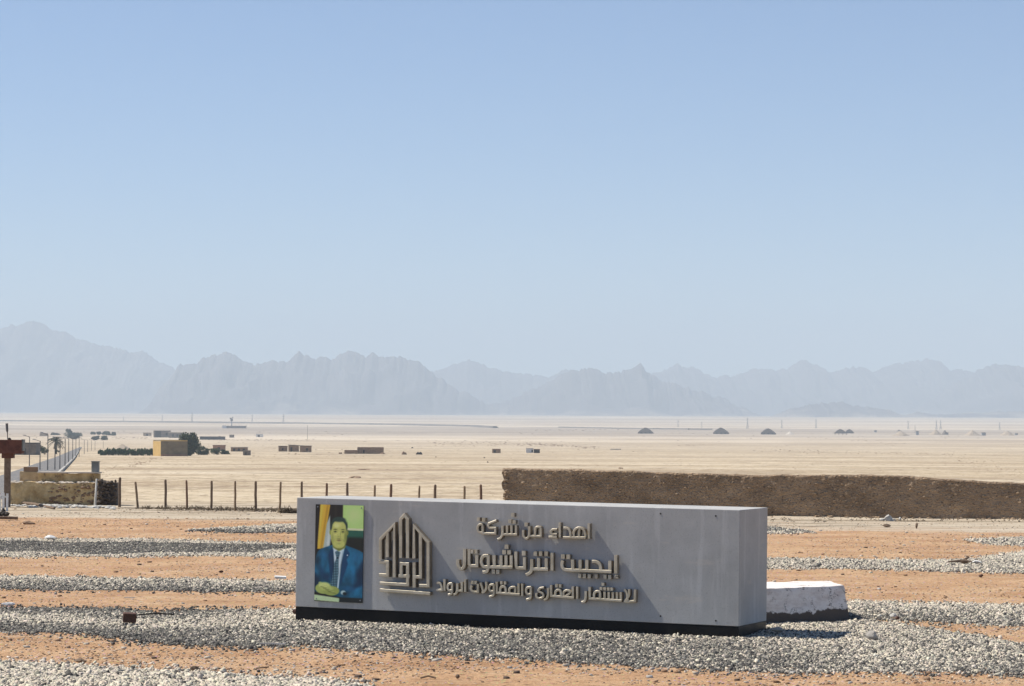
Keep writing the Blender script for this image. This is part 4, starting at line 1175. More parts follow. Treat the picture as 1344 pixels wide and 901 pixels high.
MB().tube([pxp(10.2, 577), pxp(9.7, 568), pxp(9.4, 565.5), pxp(8.9, 556)], [.015, .018, .045, .05], 8).obj('rod', M['lamp'], root)

root = thing('slatted_panel', 'small white slatted panel standing below the pillar at the left edge', 'panel', tuple(at(4, 671)))
pz = at(4, 671)
for k, px in enumerate((-6, -1.5, 3, 8)):
    boxpx(px, px + 2.6, 645 + k, 671, pz.y, .04).obj('slat', M['white'], root)
boxpx(-8, 11, 651, 653.5, pz.y + .045, .04, zpad=0).obj('rail', M['white'], root)
p = at(2, 679); mb = MB()
rr = random.Random(55)
for i in range(26): mb.rock((p.x + rr.uniform(-.45, .22), p.y + rr.uniform(-.1, .3), p.z + rr.uniform(.03, .26)), (rr.uniform(.06, .14), .1, rr.uniform(.05, .1)), i)
tag(mb.obj('rubbish_heap', M['dark'], None, p), 'small black heap of rubbish at the left edge below the white slatted panel', 'heap')
mb = MB(); p = at(8, 683.5); mb.box((p.x - .1, p.y, p.z + .09), (.95, .16, .09), .25, (0.05, .03))
tag(mb.obj('plank', M['wood_dark'], None, p, bevel=.01), 'thick dark plank lying on the sand at the left edge below the black heap', 'plank')
p = at(38, 688.5); mb = MB().rock((p.x, p.y, p.z + .05), (.22, .14, .07), 5)
tag(mb.obj('clod', M['mud'], None, p), 'flat dark clod of earth on the sand to the right of the plank', 'clod')

# ------------------------------------------------------------------ street lamps along the road
LAMPS = [(38.5, 573.5, 613, True), (52.4, 579, 619, True), (62.5, 570.5, 619.5, True), (72, 579, 619, False), (78.5, 576, 618.3, False), (85.3, 576, 614.8, False), (90, 576, 609.4, False), (95.3, 576, 605.2, False),
         (99.5, 575, 602, False), (103.8, 573.5, 600, False), (110.5, 577.5, 596.5, False), (115, 578, 593.5, False), (120, 578, 592, False), (124.7, 578.5, 591, False), (135.5, 579, 588, False)]
ORD = ['nearest', 'second', 'third', 'fourth', 'fifth', 'sixth', 'seventh', 'eighth', 'ninth', 'tenth', 'eleventh', 'twelfth', 'thirteenth', 'fourteenth', 'farthest']
def make_lamp(hm):
    root = thing('street_lamp', 'x', 'street lamp', (0, 0, 0), 'street lamps along the road')
    r = .085
    MB().tube([(0, 0, -.6), (0, 0, hm * .5), (0, 0, hm)], [r * 1.25, r, r * .8], 8).obj('pole', M['lamp'], root)
    MB().tube([(0, 0, hm * .985), (-.35, 0, hm * 1.01), (-.8, 0, hm * 1.035)], [.05, .045, .04], 6).obj('arm', M['lamp'], root)
    mb = MB().box((-1.0, 0, hm * 1.045), (.55, .22, .13), 0, (0, .15)); mb.obj('lantern', M['steel'], root, bevel=.03)
    return root
proto = None
for i, (px, yt, yb, arm) in enumerate(LAMPS):
    p = at(px, yb); hm = (yb - yt) * mpp(p.y)
    if proto is None: proto = make_lamp(5.2); r_ = proto
    else:
        r_ = proto.copy(); COL.objects.link(r_)
        for ch in proto.children:
            c = ch.copy(); COL.objects.link(c); c.parent = r_
    r_.location = (p.x, p.y, gz(p.x, p.y)); r_.scale = (1, 1, hm / 5.2)
    r_['label'] = ORD[i] + ' street lamp of the row beside the grey road, counted from the ruined wall'

# ------------------------------------------------------------------ trees, hedge, shrubs on the plain
def tree(px, ybase, ytop, wpx, label, leaf, n, seed, cat='tree', group=None, trunk=.35, name='tree', size=None, clumps=9):
    p = at(px, ybase); k = mpp(p.y); h = (ybase - ytop) * k; w_ = wpx * k / 2; z = gz(p.x, p.y)
    root = thing(name, label, cat, (p.x, p.y, z), group)
    rr = random.Random(seed); mb = MB()
    mb.tube([(p.x, p.y, z - .4), (p.x + .04 * h, p.y, z + trunk * h * .6), (p.x, p.y, z + h * .7)], [h * .035, h * .028, h * .012], 7)
    for j in range(5):
        a = rr.uniform(0, 6.28)
        mb.tube([(p.x, p.y, z + trunk * h * rr.uniform(.6, 1)), (p.x + math.cos(a) * w_ * .6, p.y + math.sin(a) * w_ * .6, z + h * rr.uniform(.6, .85))], [h * .018, h * .006], 5)
    mb.obj('trunk', M['bark'], root)
    hc = h * (1 - trunk * .75) / 2 * 1.08
    MB().leaves((p.x, p.y, z + h - hc), (w_, w_, hc), n, size or max(k * 1.6, h * .07), clumps, seed).obj('crown', M[leaf], root)
    return root
tree(249, 598.5, 567.5, 33, 'large dark leafy tree overhanging the right end of the ochre building', 'leaf', 6500, 3, trunk=.0, clumps=18)
tree(266, 597.5, 585, 20, 'round dark bush beside the large tree right of the ochre building', 'leaf', 1800, 5, 'bush', trunk=-.15, name='bush', clumps=8)
tree(281, 597, 587.5, 17, 'low dark green bush in front of the small brick shed with a red roof', 'leaf', 1400, 6, 'bush', trunk=-.15, name='bush')
tree(295, 596.5, 590, 16, 'low green bush at the right end of the planted clump by the brick shed', 'leaf', 1100, 7, 'bush', trunk=-.15, name='bush')
tree(50, 596, 583, 17, 'dark bushy tree at the right end of the long dark shed by the road', 'leaf', 900, 8, trunk=.1, clumps=8)
tree(58, 597, 586, 12, 'spiky dark green bush between the shed and the palm', 'leaf', 500, 9, 'bush', trunk=.1, name='bush')
# hedge
pa, pb = at(131, 598), at(202, 598.5)
root = thing('hedge', 'long clipped dark green hedge running up to the left side of the ochre building', 'hedge', tuple((pa + pb) / 2))
mb = MB(); mb2 = MB(); rr = random.Random(6)
for i in range(46):
    q = pa.lerp(pb, i / 45); z = gz(q.x, q.y); hh = rr.uniform(1.9, 2.9) * (.75 if i < 6 else 1)
    mb.leaves((q.x, q.y, z + hh * .5), (.75, .9, hh * .6), 330, .42, 6, i)
    mb2.tube([(q.x, q.y, z - .2), (q.x + .05, q.y, z + hh * .7)], [.07, .03], 5)
mb2.obj('stems', M['bark'], root); mb.obj('foliage', M['leaf2'], root)
# palm
p = at(73.5, 596.5); k = mpp(p.y); h = 25 * k; z = gz(p.x, p.y)
root = thing('palm_tree', 'date palm with a wide drooping crown beside the road', 'palm tree', (p.x, p.y, z))
MB().tube([(p.x, p.y, z - .4), (p.x + .1, p.y, z + h * .35), (p.x - .1, p.y, z + h * .72)], [h * .05, h * .04, h * .042], 8).obj('trunk', M['bark'], root)
mb = MB(); rr = random.Random(77)
for i in range(64):
    a = rr.uniform(0, 6.283); el = rr.uniform(-.5, 1.2); L = h * rr.uniform(.42, .52)
    c = Vector((p.x - .1, p.y, z + h * .72)); pts = []
    for j in range(6):
        t = j / 5
        pts.append(c + Vector((math.cos(a) * math.cos(el), math.sin(a) * math.cos(el), math.sin(el))) * L * t + Vector((0, 0, -L * .5 * t * t)))
    for j in range(5):
        d = (pts[j + 1] - pts[j]); sd = d.cross(Vector((0, 0, 1))).normalized()
        for s_ in (-1, 1):
            for q in range(2):
                o_ = pts[j].lerp(pts[j + 1], q / 2)
                mb.add([o_, o_ + d * .5, o_ + d * .8 + sd * s_ * h * .055 - Vector((0, 0, h * .03))], [(0, 1, 2)])
mb.obj('fronds', M['leaf3'], root)
MB().leaves((p.x + .5, p.y - .4, z + h * .12), (h * .13, h * .13, h * .14), 200, .4, 4, 5).obj('offshoots', M['leaf'], root)

# far plantations
G = 'far trees behind the road'
for i, (px, yb, yt, w_, lab) in enumerate([(89.5, 573, 562, 11, 'tall grey-green tree standing above the far plantation behind the road lamps'), (100, 573, 567.6, 20, 'low wide dusty tree right of the tallest far tree'),
        (72, 571.5, 568, 16, 'low grey clump of trees left of the tallest far tree'), (97, 577, 571, 20, 'grey tree clump in front of the far plantation'), (122, 570.5, 567, 8, 'leftmost of the row of round trees right of the far plantation'),
        (129, 571, 566.6, 9, 'second round tree in the row right of the far plantation'), (137, 571, 566.4, 7, 'third round tree in the row right of the far plantation'), (142, 571.5, 566, 8, 'fourth round tree in the row right of the far plantation'),
        (149, 572, 567, 8, 'rightmost of the row of round trees right of the far plantation'), (126, 578, 571.5, 12, 'wide grey shrub below the left end of the row of round trees'), (137, 578, 572, 11, 'dark shrub below the right end of the row of round trees')]):
    tree(px, yb, yt, w_, lab, 'leaf3' if i in (2, 3, 9) else 'leaf', 800, 40 + i, group=G, trunk=-.1, clumps=13)

# ------------------------------------------------------------------ buildings on the plain
def house(name, label, px0, px1, ytop, ybase, depth, wallm, roofm=None, yaw=0.0, parapet=0.0, doors=(), cat='shed', group=None, roof_over=.25, roof_h=.3, slope=0.0):
    """walls, roof and openings; the camera side spans px0..px1"""
    p = at((px0 + px1) / 2, ybase); k = mpp(p.y); w_ = (px1 - px0) * k; h = (ybase - ytop) * k; z = gz(p.x, p.y)
    root = thing(name, label, cat, (p.x, p.y, z), group)
    R = Matrix.Rotation(yaw, 3, 'Z')
    def L(x, y, zz): return Vector((p.x, p.y, z)) + R @ Vector((x, y, zz))
    MB().box(L(0, depth / 2, h / 2 - .3), (w_, depth, h + .6), yaw).obj('walls', M[wallm], root)
    if roofm:
        mb = MB().box(L(0, depth / 2, h + roof_h / 2 + .003), (w_ + roof_over * 2, depth + roof_over * 2, roof_h), yaw, (0, slope) if slope else None); mb.obj('roof', M[roofm], root)
    for (a, b, c, d) in doors:
        MB().box(L((a - .5) * w_, -.02, (b + d / 2) * h), (c * w_, .1, d * h), yaw).obj('opening' if b > .05 else 'doorway', M['dark'], root)
    return root
# ochre building with a lit left end
p = at(224, 598.5); k = mpp(p.y); z = gz(p.x, p.y)
root = thing('building', 'flat roofed ochre building with a sunlit yellow left end beside the large dark tree', 'building', (p.x, p.y, z))
L1 = at(211, 599); L2 = Vector(((247 - 672) / F * (L1.y + 1.5), L1.y + 1.5, L1.z))
Hb = 19.5 * k
e1 = L2 - L1; e1.z = 0; back = Vector(((202 - 672) / F * (L1.y + 9) - L1.x, 9.0, 0))
mb = MB(); b0 = Vector((L1.x, L1.y, z - .4)); up_ = Vector((0, 0, Hb + .4))
mb.prism([b0, b0 + e1, b0 + e1 + back, b0 + back], up_).obj('walls', M['shaded_ochre'], root)  # darker copy of the ochre wall, with the front's shade in its colour
ee = back.normalized().cross(Vector((0, 0, 1))).normalized() * (-.02)
if ee.x > 0: ee = -ee
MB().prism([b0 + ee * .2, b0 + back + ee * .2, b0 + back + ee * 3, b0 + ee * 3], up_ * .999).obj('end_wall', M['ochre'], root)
c_ = b0 + up_ + Vector((0, 0, .003)); t_ = .3
for a, b in ((Vector((0, 0, 0)), e1), (back, e1)):
    q = c_ + a; nn = back.normalized() * t_ * (1 if a.length == 0 else -1)
    MB().prism([q, q + b, q + b + nn, q + nn] if a.length == 0 else [q + nn, q + nn + b, q + b, q], Vector((0, 0, .35))).obj('parapet', M['ochre'], root)
q0 = c_ + back * .08 + e1 * .01
MB().prism([q0, q0 + e1 * .98, q0 + e1 * .98 + back * .84, q0 + back * .84], Vector((0, 0, .06))).obj('roof', M['roof_pale'], root)
mb = MB(); q = b0 + Vector((0, -.06, .4)); mb.prism([q + e1 * .01, q + e1 * .99, q + e1 * .99 + Vector((0, .05, 0)), q + e1 * .01 + Vector((0, .05, 0))], Vector((0, 0, Hb * .13))).obj('dado', M['brick'], root)

house('outbuilding', 'grey block building with a dark left half, farther back behind the ochre building', 201.5, 223, 565.5, 574.5, 8, 'thatch', 'roof_pale', doors=((.28, 0, .36, .95), (.8, .3, .12, .4)), cat='building')
house('outbuilding', 'low grey block building directly left of the large tree crown, behind the ochre building', 221.5, 240, 568, 575, 8, 'thatch', 'roof_pale', doors=((.3, .2, .1, .5), (.6, .2, .1, .5)), cat='building')
house('outbuilding', 'small far pale building left of the grey block building', 188, 198, 568.5, 572.5, 6, 'spoil', 'thatch', doors=((.5, 0, .25, .7),), cat='building')
house('canopy', 'long low dark roofed shelter with pale gaps, right of the large tree', 262, 295, 573.5, 577.5, 5, 'dark', 'thatch', doors=(), cat='shelter')
house('brick_shed', 'small red brick shed with a dark red roof behind the low bushes', 279.5, 295, 585.3, 592, 4, 'brick', 'redbrown', doors=((.5, .3, .2, .4),))
house('brick_shed', 'long low brown shed with a pale flat roof and dark openings', 303, 324, 587.6, 593, 5, 'mud', 'roof_pale', doors=((.2, .15, .14, .6), (.5, .15, .14, .6), (.8, .15, .14, .6)))
p = at(311, 586.5); 
house('rubble_hut', 'crumbling grey hut with an uneven top in front of the pale roofed shed', 319, 328, 591.5, 598, 3.5, 'thatch', None, doors=((.4, .1, .2, .5),))
G = 'three brick sheds standing in a row'
house('brick_shed', 'lowest and leftmost of three brown brick sheds standing in a row', 365.5, 376.5, 586.2, 593, 4, 'mud', 'dark', doors=((.5, .25, .2, .4),), group=G, roof_h=.22)
house('brick_shed', 'middle brown brick shed of the row of three, its roof sloping down to the right', 378.5, 391.5, 585, 593.2, 4.4, 'mud', 'dark', doors=((.3, 0, .2, .7),), group=G, roof_h=.22, slope=.05)
house('brick_shed', 'rightmost of three brown brick sheds standing in a row', 393.5, 408, 585.8, 593.6, 4.4, 'mud', 'dark', doors=((.65, .25, .18, .4),), group=G, roof_h=.22, slope=.02)
MB_ = MB(); p = at(366, 593); k = mpp(p.y)
# brown ruin in the middle distance
house('ruin', 'long low brown mud ruin with a higher right half, in the open desert', 469, 503, 587.3, 596, 5, 'mud', None, doors=((.25, .1, .06, .5),), cat='ruin')
house('ruin', 'very low brown mud wall to the left of the long mud ruin', 452, 468.8, 591, 596, 4, 'mud', None, cat='ruin')
house('ruin', 'square darker block rising at the right end of the long mud ruin', 489.5, 502.8, 585.2, 587.25, 4, 'mud', None, cat='ruin') if False else None
for px, yb, w_, h_, mt_, lab in [(447, 596, 6, 3.6, 'mud', 'rounded brown heap at the left end of the low mud wall'), (504, 596.5, 10, 3, 'mud', 'brown heap at the right end of the long mud ruin'),
        (529, 597, 9, 4.5, 'mud', 'brown mound right of the long mud ruin'), (551, 597, 10, 4.5, 'dark', 'dark double mound, second to the right of the long mud ruin'),
        (541, 588.5, 5, 2, 'dark', 'small dark heap behind the two mounds right of the mud ruin'), (573, 600.5, 3, 2, 'dark', 'small dark stone alone on the sand right of the double mound'),
        (465, 627.5, 20, 2.6, 'mud', 'wide flat brown heap of earth on the sand behind the fence posts'), (476, 617, 16, 1.6, 'mud', 'low flat brown heap on the sand beyond the wide flat heap'),
        (636, 601.5, 4, 1.8, 'dark', 'small dark stone near the small crumbled hut, closest to it'), (641, 607.5, 4, 2, 'dark', 'dark stone on the sand above the end of the rubble wall'),
        (815, 615.5, 6, 2, 'mud', 'small dark stone just beyond the top of the rubble wall')]:
    p = at(px, yb); k = mpp(p.y); z = gz(p.x, p.y); mb = MB()
    for j in range(4 if w_ > 5 else 1):
        mb.rock((p.x + (random.random() - .5) * w_ * k * .6, p.y + j * .3, z), (w_ * k * .32, w_ * k * .3, h_ * k * random.uniform(.7, 1)), int(px) + j)
    tag(mb.obj('mound', M[mt_], None, (p.x, p.y, z)), lab, 'mound', 'heaps and stones on the open desert')
house('hut', 'small crumbled hut with one pale side above the left end of the rubble wall', 646, 657, 589.5, 595, 4, 'mud', None, doors=((.3, .1, .3, .6),), cat='hut')
house('hut', 'bright white hut with a dark right half, above the left part of the rubble wall', 690.5, 700, 588.8, 594.5, 4, 'white', 'roof_pale', doors=((.85, .1, .2, .6),), cat='hut', roof_h=.15)
house('hut', 'dark low annex on the right side of the bright white hut', 700.6, 708.5, 590.2, 595, 4, 'dark', 'mud', cat='hut', roof_h=.15)
house('shelter', 'small flat pale shelter on thin legs right of the bright white hut', 801, 815, 589.6, 590.6, 3, 'roof_pale', 'roof_pale', cat='shelter', roof_h=.2)
house('outbuilding', 'tiny grey hut far off left of the far white shed', 301, 307, 571, 574.5, 4, 'thatch', 'roof_pale', cat='hut')
house('outbuilding', 'far white shed with a dark opening in front of the dark far line', 336, 345, 570, 574, 4, 'white', 'roof_pale', doors=((.4, 0, .3, .7),), cat='hut')
house('outbuilding', 'long dark low far building at the foot of the far mast', 297, 323, 559.5, 562.5, 8, 'thatch', 'thatch', cat='building')
house('outbuilding', 'bright pale end block of the long dark far building below the mast', 291.5, 296.6, 559, 562.5, 8, 'white', 'roof_pale', cat='building')
# long dark shed by the road, behind the pillar
house('long_shed', 'long dark shed behind the red-topped pillar at the left edge', 14, 47, 582.5, 597.5, 9, 'thatch', 'leaf3' if False else 'dark', cat='shed', doors=((.55, .0, .12, .6),))
house('outbuilding', 'small grey flat building far off to the left of the palm', 52, 62, 569, 572.5, 5, 'spoil', 'roof_pale', cat='building')
# tent-shaped sand coloured roof behind the hedge
p = at(159, 590); k = mpp(p.y)
tag(MB().cone((p.x, p.y + 3, gz(p.x, p.y) - .3), 13 * k, 7.5 * k, 18, .2, -.02 * k).obj('sand_heap', M['spoil'], None, (p.x, p.y + 3, gz(p.x, p.y))), 'brown conical heap rising behind the dark green hedge', 'heap')

# ------------------------------------------------------------------ far mast, poles and pylons
p = at(304, 560.5); k = mpp(p.y); z = gz(p.x, p.y)
root = thing('mast', 'far dark mast with a bushy head, standing in front of the mountains', 'mast', (p.x, p.y, z))
MB().tube([(p.x, p.y, z - .5), (p.x, p.y, z + 11 * k)], [.8 * k, .5 * k], 6).obj('pole', M['steel'], root)
mb = MB().box((p.x, p.y, z + 9 * k), (3.2 * k, 1.5 * k, 3 * k)); mb.box((p.x - 1.2 * k, p.y, z + 11 * k), (2.4 * k, 1 * k, 1.6 * k)).box((p.x + 1.3 * k, p.y, z + 12 * k), (.9 * k, 1 * k, 2 * k)).obj('antennas', M['lamp'], root)

def make_pylon():
    root = thing('pylon', 'x', 'pylon', (0, 0, 0), 'power pylons on the far plain')
    mb = MB(); h = 34.0
    for sx in (-1, 1):
        for sy in (-1, 1): mb.tube([(sx * 3.4, sy * 3.4, -1), (sx * .7, sy * .7, h * .68), (sx * .25, sy * .25, h)], .32, 4)
    zs = [0, 5, 10, 15, 19.5, 23]
    for a, b in zip(zs[:-1], zs[1:]):
        wa, wb = 3.4 - 2.7 * a / 23, 3.4 - 2.7 * b / 23
        for s in (-1, 1):
            mb.tube([(-wa, s * wa, a), (wb, s * wb, b)], .18, 4); mb.tube([(wa, s * wa, a), (-wb, s * wb, b)], .18, 4)
    mb.obj('tower', M['steel'], root)
    for zz, l in ((h * .72, 6), (h * .83, 5), (h * .94, 4)): MB().tube([(-l, 0, zz), (0, 0, zz + .6), (l, 0, zz)], .3, 4).obj('crossarm', M['steel'], root)
    return root
PY = [(162, 553.3, 7, 'faint far pylon on the left, above the far round trees'), (213, 553.8, 9, 'faint far pylon left of the two-legged pylon near the mast'), (252, 554.8, 13, 'far pylon standing first to the left of the dark mast'), (331, 555.4, 11, 'far pylon standing first to the right of the dark mast'),
      (372, 556.2, 13, 'far pylon standing second to the right of the dark mast'), (890, 561, 10, 'faint far pylon between the two leftmost dark tents on the plain'), (921, 562, 8, 'faint far pylon just left of the second dark tent'), (981, 562.8, 14, 'tallest far pylon, between the second and third dark tents'),
      (1026, 562.5, 11, 'far pylon just right of the third dark tent'), (1071, 562.5, 12, 'far pylon left of the fourth dark tent'), (1192, 563.5, 11, 'far pylon above the right-hand sand heaps'), (1229, 564, 12, 'far pylon left one of the pair at the right edge'), (1234.5, 564, 12, 'far pylon right one of the pair at the right edge'), (1312, 564.5, 10, 'faint far pylon closest to the right edge')]
proto = None
for px, yb, hpx, lab in PY:
    p = at(px, yb); hm = hpx * mpp(p.y)
    if proto is None: proto = make_pylon(); r_ = proto
    else:
        r_ = proto.copy(); COL.objects.link(r_)
        for ch in proto.children:
            c = ch.copy(); COL.objects.link(c); c.parent = r_
    r_.location = (p.x, p.y, gz(p.x, p.y)); r_.scale = (hm / 34,) * 3; r_['label'] = lab
for px, yb, yt, lab in [(403.5, 576.5, 558.5, 'thin far pole standing right of the row of three brick sheds'), (1201, 569, 558, 'thin dark pole among the sand heaps on the right of the plain'), (229.5, 590, 578, 'x')][:2]:
    p = at(px, yb); k = mpp(p.y); z = gz(p.x, p.y)
    tag(MB().tube([(p.x, p.y, z - .5), (p.x, p.y, z + (yb - yt) * k)], [.28 * k, .2 * k], 6).obj('pole', M['lamp'], None, (p.x, p.y, z)), lab, 'pole')

# row of dark pitched tents / huts and heaps on the plain
def tent(px, yb, w_, h_, lab, legs=False):
    p = at(px, yb); k = mpp(p.y); z = gz(p.x, p.y)
    root = thing('tent', lab, 'tent', (p.x, p.y, z), 'dark tents on the far plain')
    W2, hh, dp = w_ * k / 2, h_ * k, w_ * k * .6
    e = hh * .28
    pts = [(-W2, e), (-W2 * .62, hh * .66), (-W2 * .12, hh), (W2 * .12, hh * .97), (W2 * .66, hh * .6), (W2, e * .95)]
    pts += [(W2 * .93, e * .8), (-W2 * .93, e * .8)]
    MB().prism([(p.x + a, p.y, z + b) for a, b in pts], (0, dp, 0)).obj('roof', M['thatch'], root)
    for q in (-.88, -.3, .3, .88):
        MB().box((p.x + q * W2, p.y + .15, z + e * .42), (w_ * k * (.05 if legs else .2), .25, e * .85)).obj('post' if legs else 'side_wall', M['thatch'], root)
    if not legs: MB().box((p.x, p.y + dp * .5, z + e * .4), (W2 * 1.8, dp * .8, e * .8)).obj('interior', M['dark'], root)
tent(847.5, 569.5, 19, 8, 'dark tent on the far plain, first from the left, with a pale wisp beside it')
tent(946.5, 570, 19.5, 8.5, 'dark tent on the far plain, second from the left')
tent(1008.5, 570.5, 18.5, 8, 'dark tent on the far plain, third from the left, with a sharp top')
tent(1103.5, 571, 17, 7.5, 'dark tent open on legs, with a second roof behind, fourth from the left', True)
tent(1115, 569, 11, 5.5, 'small grey roof just behind the open tent on legs')
HG = 'sand heaps on the far plain'
for px, yb, w_, h_, mt_, lab in [(1037, 570.5, 13, 4, 'roof_pale', 'bright pale heap right of the third dark tent'), (1182, 572.5, 26, 6.5, 'spoil', 'broad sand heap with a dark cap, left of the thin pole'), (1228, 571, 18, 7, 'spoil', 'grey sand heap just right of the thin pole'),
        (1240, 571, 10, 6, 'thatch', 'small dark heap at the right side of the grey sand heap'), (1276, 572, 24, 7, 'spoil', 'broad sand heap, second from the right edge'), (1322, 572, 22, 6.5, 'spoil', 'broad sand heap nearest to the right edge'), (1180, 566.5, 8, 2.5, 'thatch', 'little dark tip showing behind the broad sand heap left of the pole')]:
    p = at(px, yb); k = mpp(p.y); z = gz(p.x, p.y)
    tag(MB().cone((p.x, p.y, z - .1 * k), w_ * k * .5, h_ * k, 16, .5 * k, -.04 * k * h_).obj('sand_heap', M[mt_], None, (p.x, p.y, z)), lab, 'heap', HG)
for px, yb, w_, h_, lab in [(1149, 567.8, 3, 2.6, 'tiny dark box left of the broad sand heap with a dark cap'), (1204, 571.5, 3.4, 5.5, 'small dark upright block at the foot of the thin pole'), (1243, 571, 3, 3, 'tiny dark block right of the small dark heap'), (1291, 572, 5, 4, 'small grey block right of the broad sand heap, second from the right edge'), (1334, 571.5, 3.5, 2.6, 'small pale block at the far right edge by the last sand heap')]:
    p = at(px, yb); k = mpp(p.y); z = gz(p.x, p.y)
    root = thing('hut', lab, 'hut', (p.x, p.y, z), 'little blocks among the sand heaps')
    MB().box((p.x, p.y, z + h_ * k * .45), (w_ * k, w_ * k, h_ * k * .9)).obj('walls', M['steel'], root)
    MB().box((p.x, p.y, z + h_ * k * .95 + .01), (w_ * k * 1.15, w_ * k * 1.15, h_ * k * .1)).obj('roof', M['thatch'], root)

# dark scrub and stone scatter on the plain
rr = random.Random(99); N = 900
mb = MB()
def scat(pa, pb, n, jy, s0, s1):
    for _ in range(n):
        t = rr.random(); p = at(pa[0] + (pb[0] - pa[0]) * t, pa[1] + (pb[1] - pa[1]) * t + rr.gauss(0, jy)); k = mpp(p.y)
        s = rr.uniform(s0, s1) * k * 1.35
        mb.rock((p.x, p.y, p.z), (s * 1.6, s, s * .5), rr.randint(0, 9999))
scat((155, 606), (185, 590), 0, 1, .3, .8)
scat((130, 625), (190, 602), 90, 5, .25, .8)
scat((170, 612), (215, 599), 60, 1.6, .3, .9)
scat((560, 582), (690, 584), 120, 1.6, .3, .9)
scat((690, 583), (790, 588), 140, .8, .4, 1.0)
scat((1000, 591), (1250, 597), 130, 1.2, .3, .8)
scat((1250, 600), (1344, 625), 90, 4, .3, .8)
scat((330, 597), (440, 597), 40, 2, .3, .9)
scat((250, 577.5), (420, 578), 60, .6, .3, .9)
scat((130, 575), (200, 575), 50, .5, .4, 1)
scat((100, 640), (660, 650), 60, 10, .2, .6)
scat((700, 565), (870, 563), 80, .6, .3, .8)
for _ in range(2600):
    px, py = rr.uniform(-20, 1360), 566 + 92 * rr.random() ** 1.2
    if fbm(px / 60, py / 7, 33, 3) < 0.02: continue
    p = at(px, py); k = mpp(p.y); q = rr.uniform(.2, .75) * k
    mb.rock((p.x, p.y, p.z), (q * rr.uniform(1.2, 4), q, q * .55), rr.randint(0, 99))
o = mb.obj('stones', M['mud']); o['kind'] = 'stuff'

# ------------------------------------------------------------------ loose things lying on the site
def lay(name, px, py, label, cat, material, build, group=None):
    p = at(px, py); p.z = gz(p.x, p.y); mb = MB(); build(mb, p)
    return tag(mb.obj(name, M[material], None, p), label, cat, group)
K = mpp
def rk(sx, sy, sz, seed, dz=.3): return lambda mb, p: mb.rock((p.x, p.y, p.z + sz * dz + .03), (sx, sy, sz), seed)
p = at(170, 823)
o = MB().box((p.x, p.y, p.z + .15), (.215, .2, .15), .15, (.05, .06)).obj('brick', M['rust'], None, p, bevel=.012)
tag(o, 'dark red-brown block lying on the near gravel left of the monument', 'brick')
a, b = at(182, 817), at(228, 815.5)
tag(MB().tube([a + Vector((0, 0, .12)), (a + b) / 2 + Vector((0, 0, .14)), b + Vector((0, 0, .11))], .013, 6).obj('rod', M['dark'], None, a), 'thin dark iron rod lying on the gravel beside the red-brown block', 'rod')
lay('rock', 1145, 843, 'large grey rock on the gravel to the right of the white block', 'rock', 'grey_rock', rk(.11, .1, .09, 3, .7))
lay('rock', 1166, 684, 'white boulder at the foot of the rubble wall', 'rock', 'pale_rock', lambda mb, p: (mb.rock(p + Vector((0, 0, .07)), (.16, .13, .15), 4), mb.rock(p + Vector((-.2, .05, .03)), (.11, .1, .07), 24), mb.rock(p + Vector((.17, -.04, .03)), (.10, .08, .07), 25)))
lay('rock', 1181, 684, 'small white stone right of the white boulder by the rubble wall', 'rock', 'pale_rock', rk(.07, .07, .07, 6, .5))
lay('clod', 1163, 692.5, 'flat dark clod on the sand in front of the white boulder', 'clod', 'wood_dark', rk(.16, .1, .06, 7, .4))
lay('stone', 1203, 695, 'small pointed dark stone standing on the pale sand by the rubble wall', 'stone', 'wood_dark', rk(.05, .05, .11, 8, .7))
lay('branch', 1265, 743, 'dark forked branch lying on the white gravel on the right', 'branch', 'wood_dark',
    lambda mb, p: (mb.tube([p + Vector((-.36, 0, .09)), p + Vector((0, .05, .12)), p + Vector((.14, .1, .2))], [.02, .035, .02], 6), mb.tube([p + Vector((-.05, 0, .11)), p + Vector((.18, -.1, .1))], [.03, .015], 6), mb.rock(p + Vector((.03, 0, .1)), (.12, .09, .05), 2)))
lay('plastic_bag', 1281, 742, 'crumpled pale plastic bag beside the dark forked branch', 'plastic bag', 'white', rk(.15, .1, .05, 9, .8))
lay('plastic_bag', 66, 711, 'white plastic bag on the dark gravel bed far left', 'plastic bag', 'white', rk(.17, .12, .06, 10, 1.4))
lay('plastic_bag', 10, 799, 'white plastic sheet scrap at the left edge by the near gravel', 'plastic bag', 'white', rk(.14, .08, .04, 11, 1.2))
p = at(368, 765)
tag(MB().box((p.x, p.y, p.z + .11), (.24, .16, .045), .1, (.08, .05)).obj('polystyrene_box', M['white'], None, p, bevel=.008), 'flat white polystyrene piece on the gravel strip left of the monument', 'polystyrene')
lay('stone', 1287, 758.5, 'small dark red stone on the orange sand at the right', 'stone', 'rust', rk(.06, .05, .04, 12, .4))
lay('stone', 290, 753, 'small dark stone on the orange sand above the thin gravel strip', 'stone', 'rust', rk(.06, .05, .03, 13, .4))
lay('clod', 105, 872, 'dark flat clod on the sand just above the nearest gravel', 'clod', 'wood_dark', rk(.1, .07, .04, 14, .4))
lay('clod', 256, 882, 'small dark clod near the nearest gravel, right of the flat one', 'clod', 'wood_dark', rk(.07, .05, .035, 15, .4))
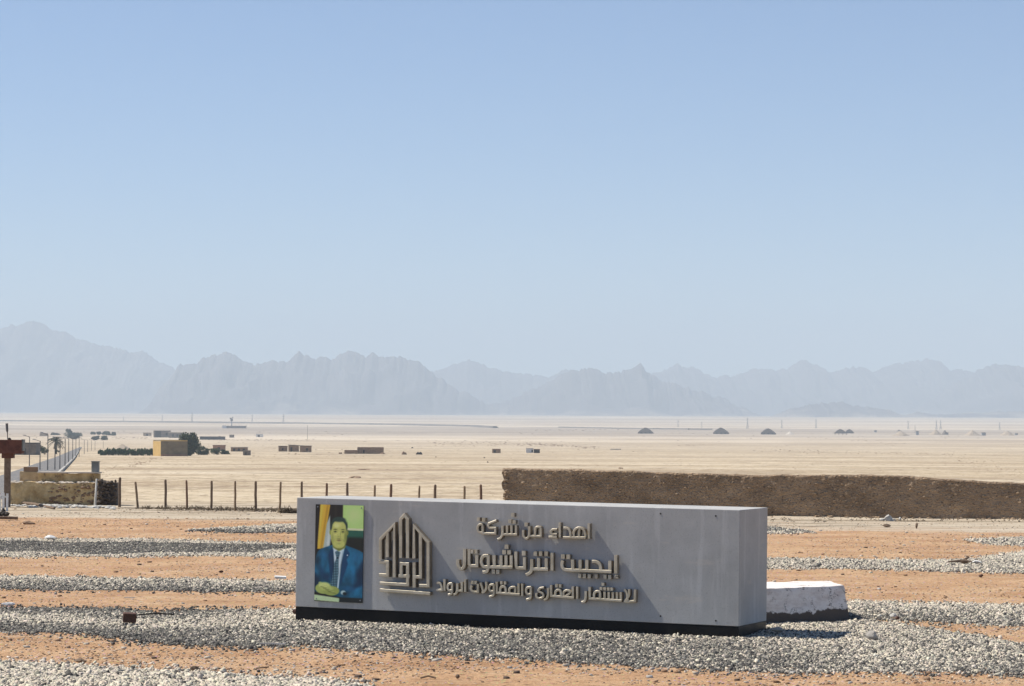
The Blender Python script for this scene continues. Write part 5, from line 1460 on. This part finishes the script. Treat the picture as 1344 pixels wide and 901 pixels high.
lay('stick', 562, 892.5, 'pale bent stick on the near sand in the middle', 'stick', 'wood_pale', lambda mb, p: mb.tube([p + Vector((-.1, 0, .02)), p + Vector((0, .02, .045)), p + Vector((.1, .01, .02))], .014, 6))
lay('stone', 600, 893, 'small dark stone just right of the pale bent stick', 'stone', 'wood_dark', rk(.035, .03, .03, 16, .5))
lay('stone', 1178, 821, 'small red stone on top of the gravel right of the white block', 'stone', 'rust', rk(.04, .04, .035, 17, 2.6))
lay('stone', 1172, 819, 'pale stone beside the small red stone on the gravel', 'stone', 'pale_rock', rk(.07, .05, .05, 18, 2))
lay('stick', 345, 879, 'thin dark stick on the sand above the nearest gravel', 'stick', 'wood_dark', lambda mb, p: mb.tube([p + Vector((-.09, 0, .015)), p + Vector((.08, .03, .03))], .01, 6))
lay('lath', 358, 849, 'thin pale lath lying along the lower edge of the gravel left of the monument', 'lath', 'pale_rock', lambda mb, p: mb.box(p + Vector((0, 0, .04)), (.38, .04, .02), -.1))
lay('stone', 388, 810, 'small reddish stone touching the left foot of the monument', 'stone', 'rust', rk(.07, .06, .05, 19, 1.2))
lay('rock', 1019, 836, 'dark flat stone lying in shade against the right foot of the monument', 'rock', 'grey_rock', rk(.12, .12, .05, 20, 1.6))
lay('lath', 170, 787, 'thin pale strip on the orange sand left of the monument', 'lath', 'pale_rock', lambda mb, p: mb.box(p + Vector((0, 0, .03)), (.2, .03, .015), .05))

# ------------------------------------------------------------------ haze: one closed box of even air
hz, nt, bs = mat('desert_haze')
nt.nodes.remove(bs)
pv = nt.nodes.new('ShaderNodeVolumePrincipled')
pv.inputs['Color'].default_value = (0.625, 0.743, 0.862, 1)
pv.inputs['Density'].default_value = 1.0e-4
pv.inputs['Anisotropy'].default_value = 0.0
nt.links.new(pv.outputs[0], nt.nodes['Material Output'].inputs['Volume'])
o = MB().box((0, 12900, 340), (20000, 26800, 830)).obj('haze', hz)
o['kind'] = 'stuff'

for o in list(bpy.data.objects):
    if '_o' in o: del o['_o']
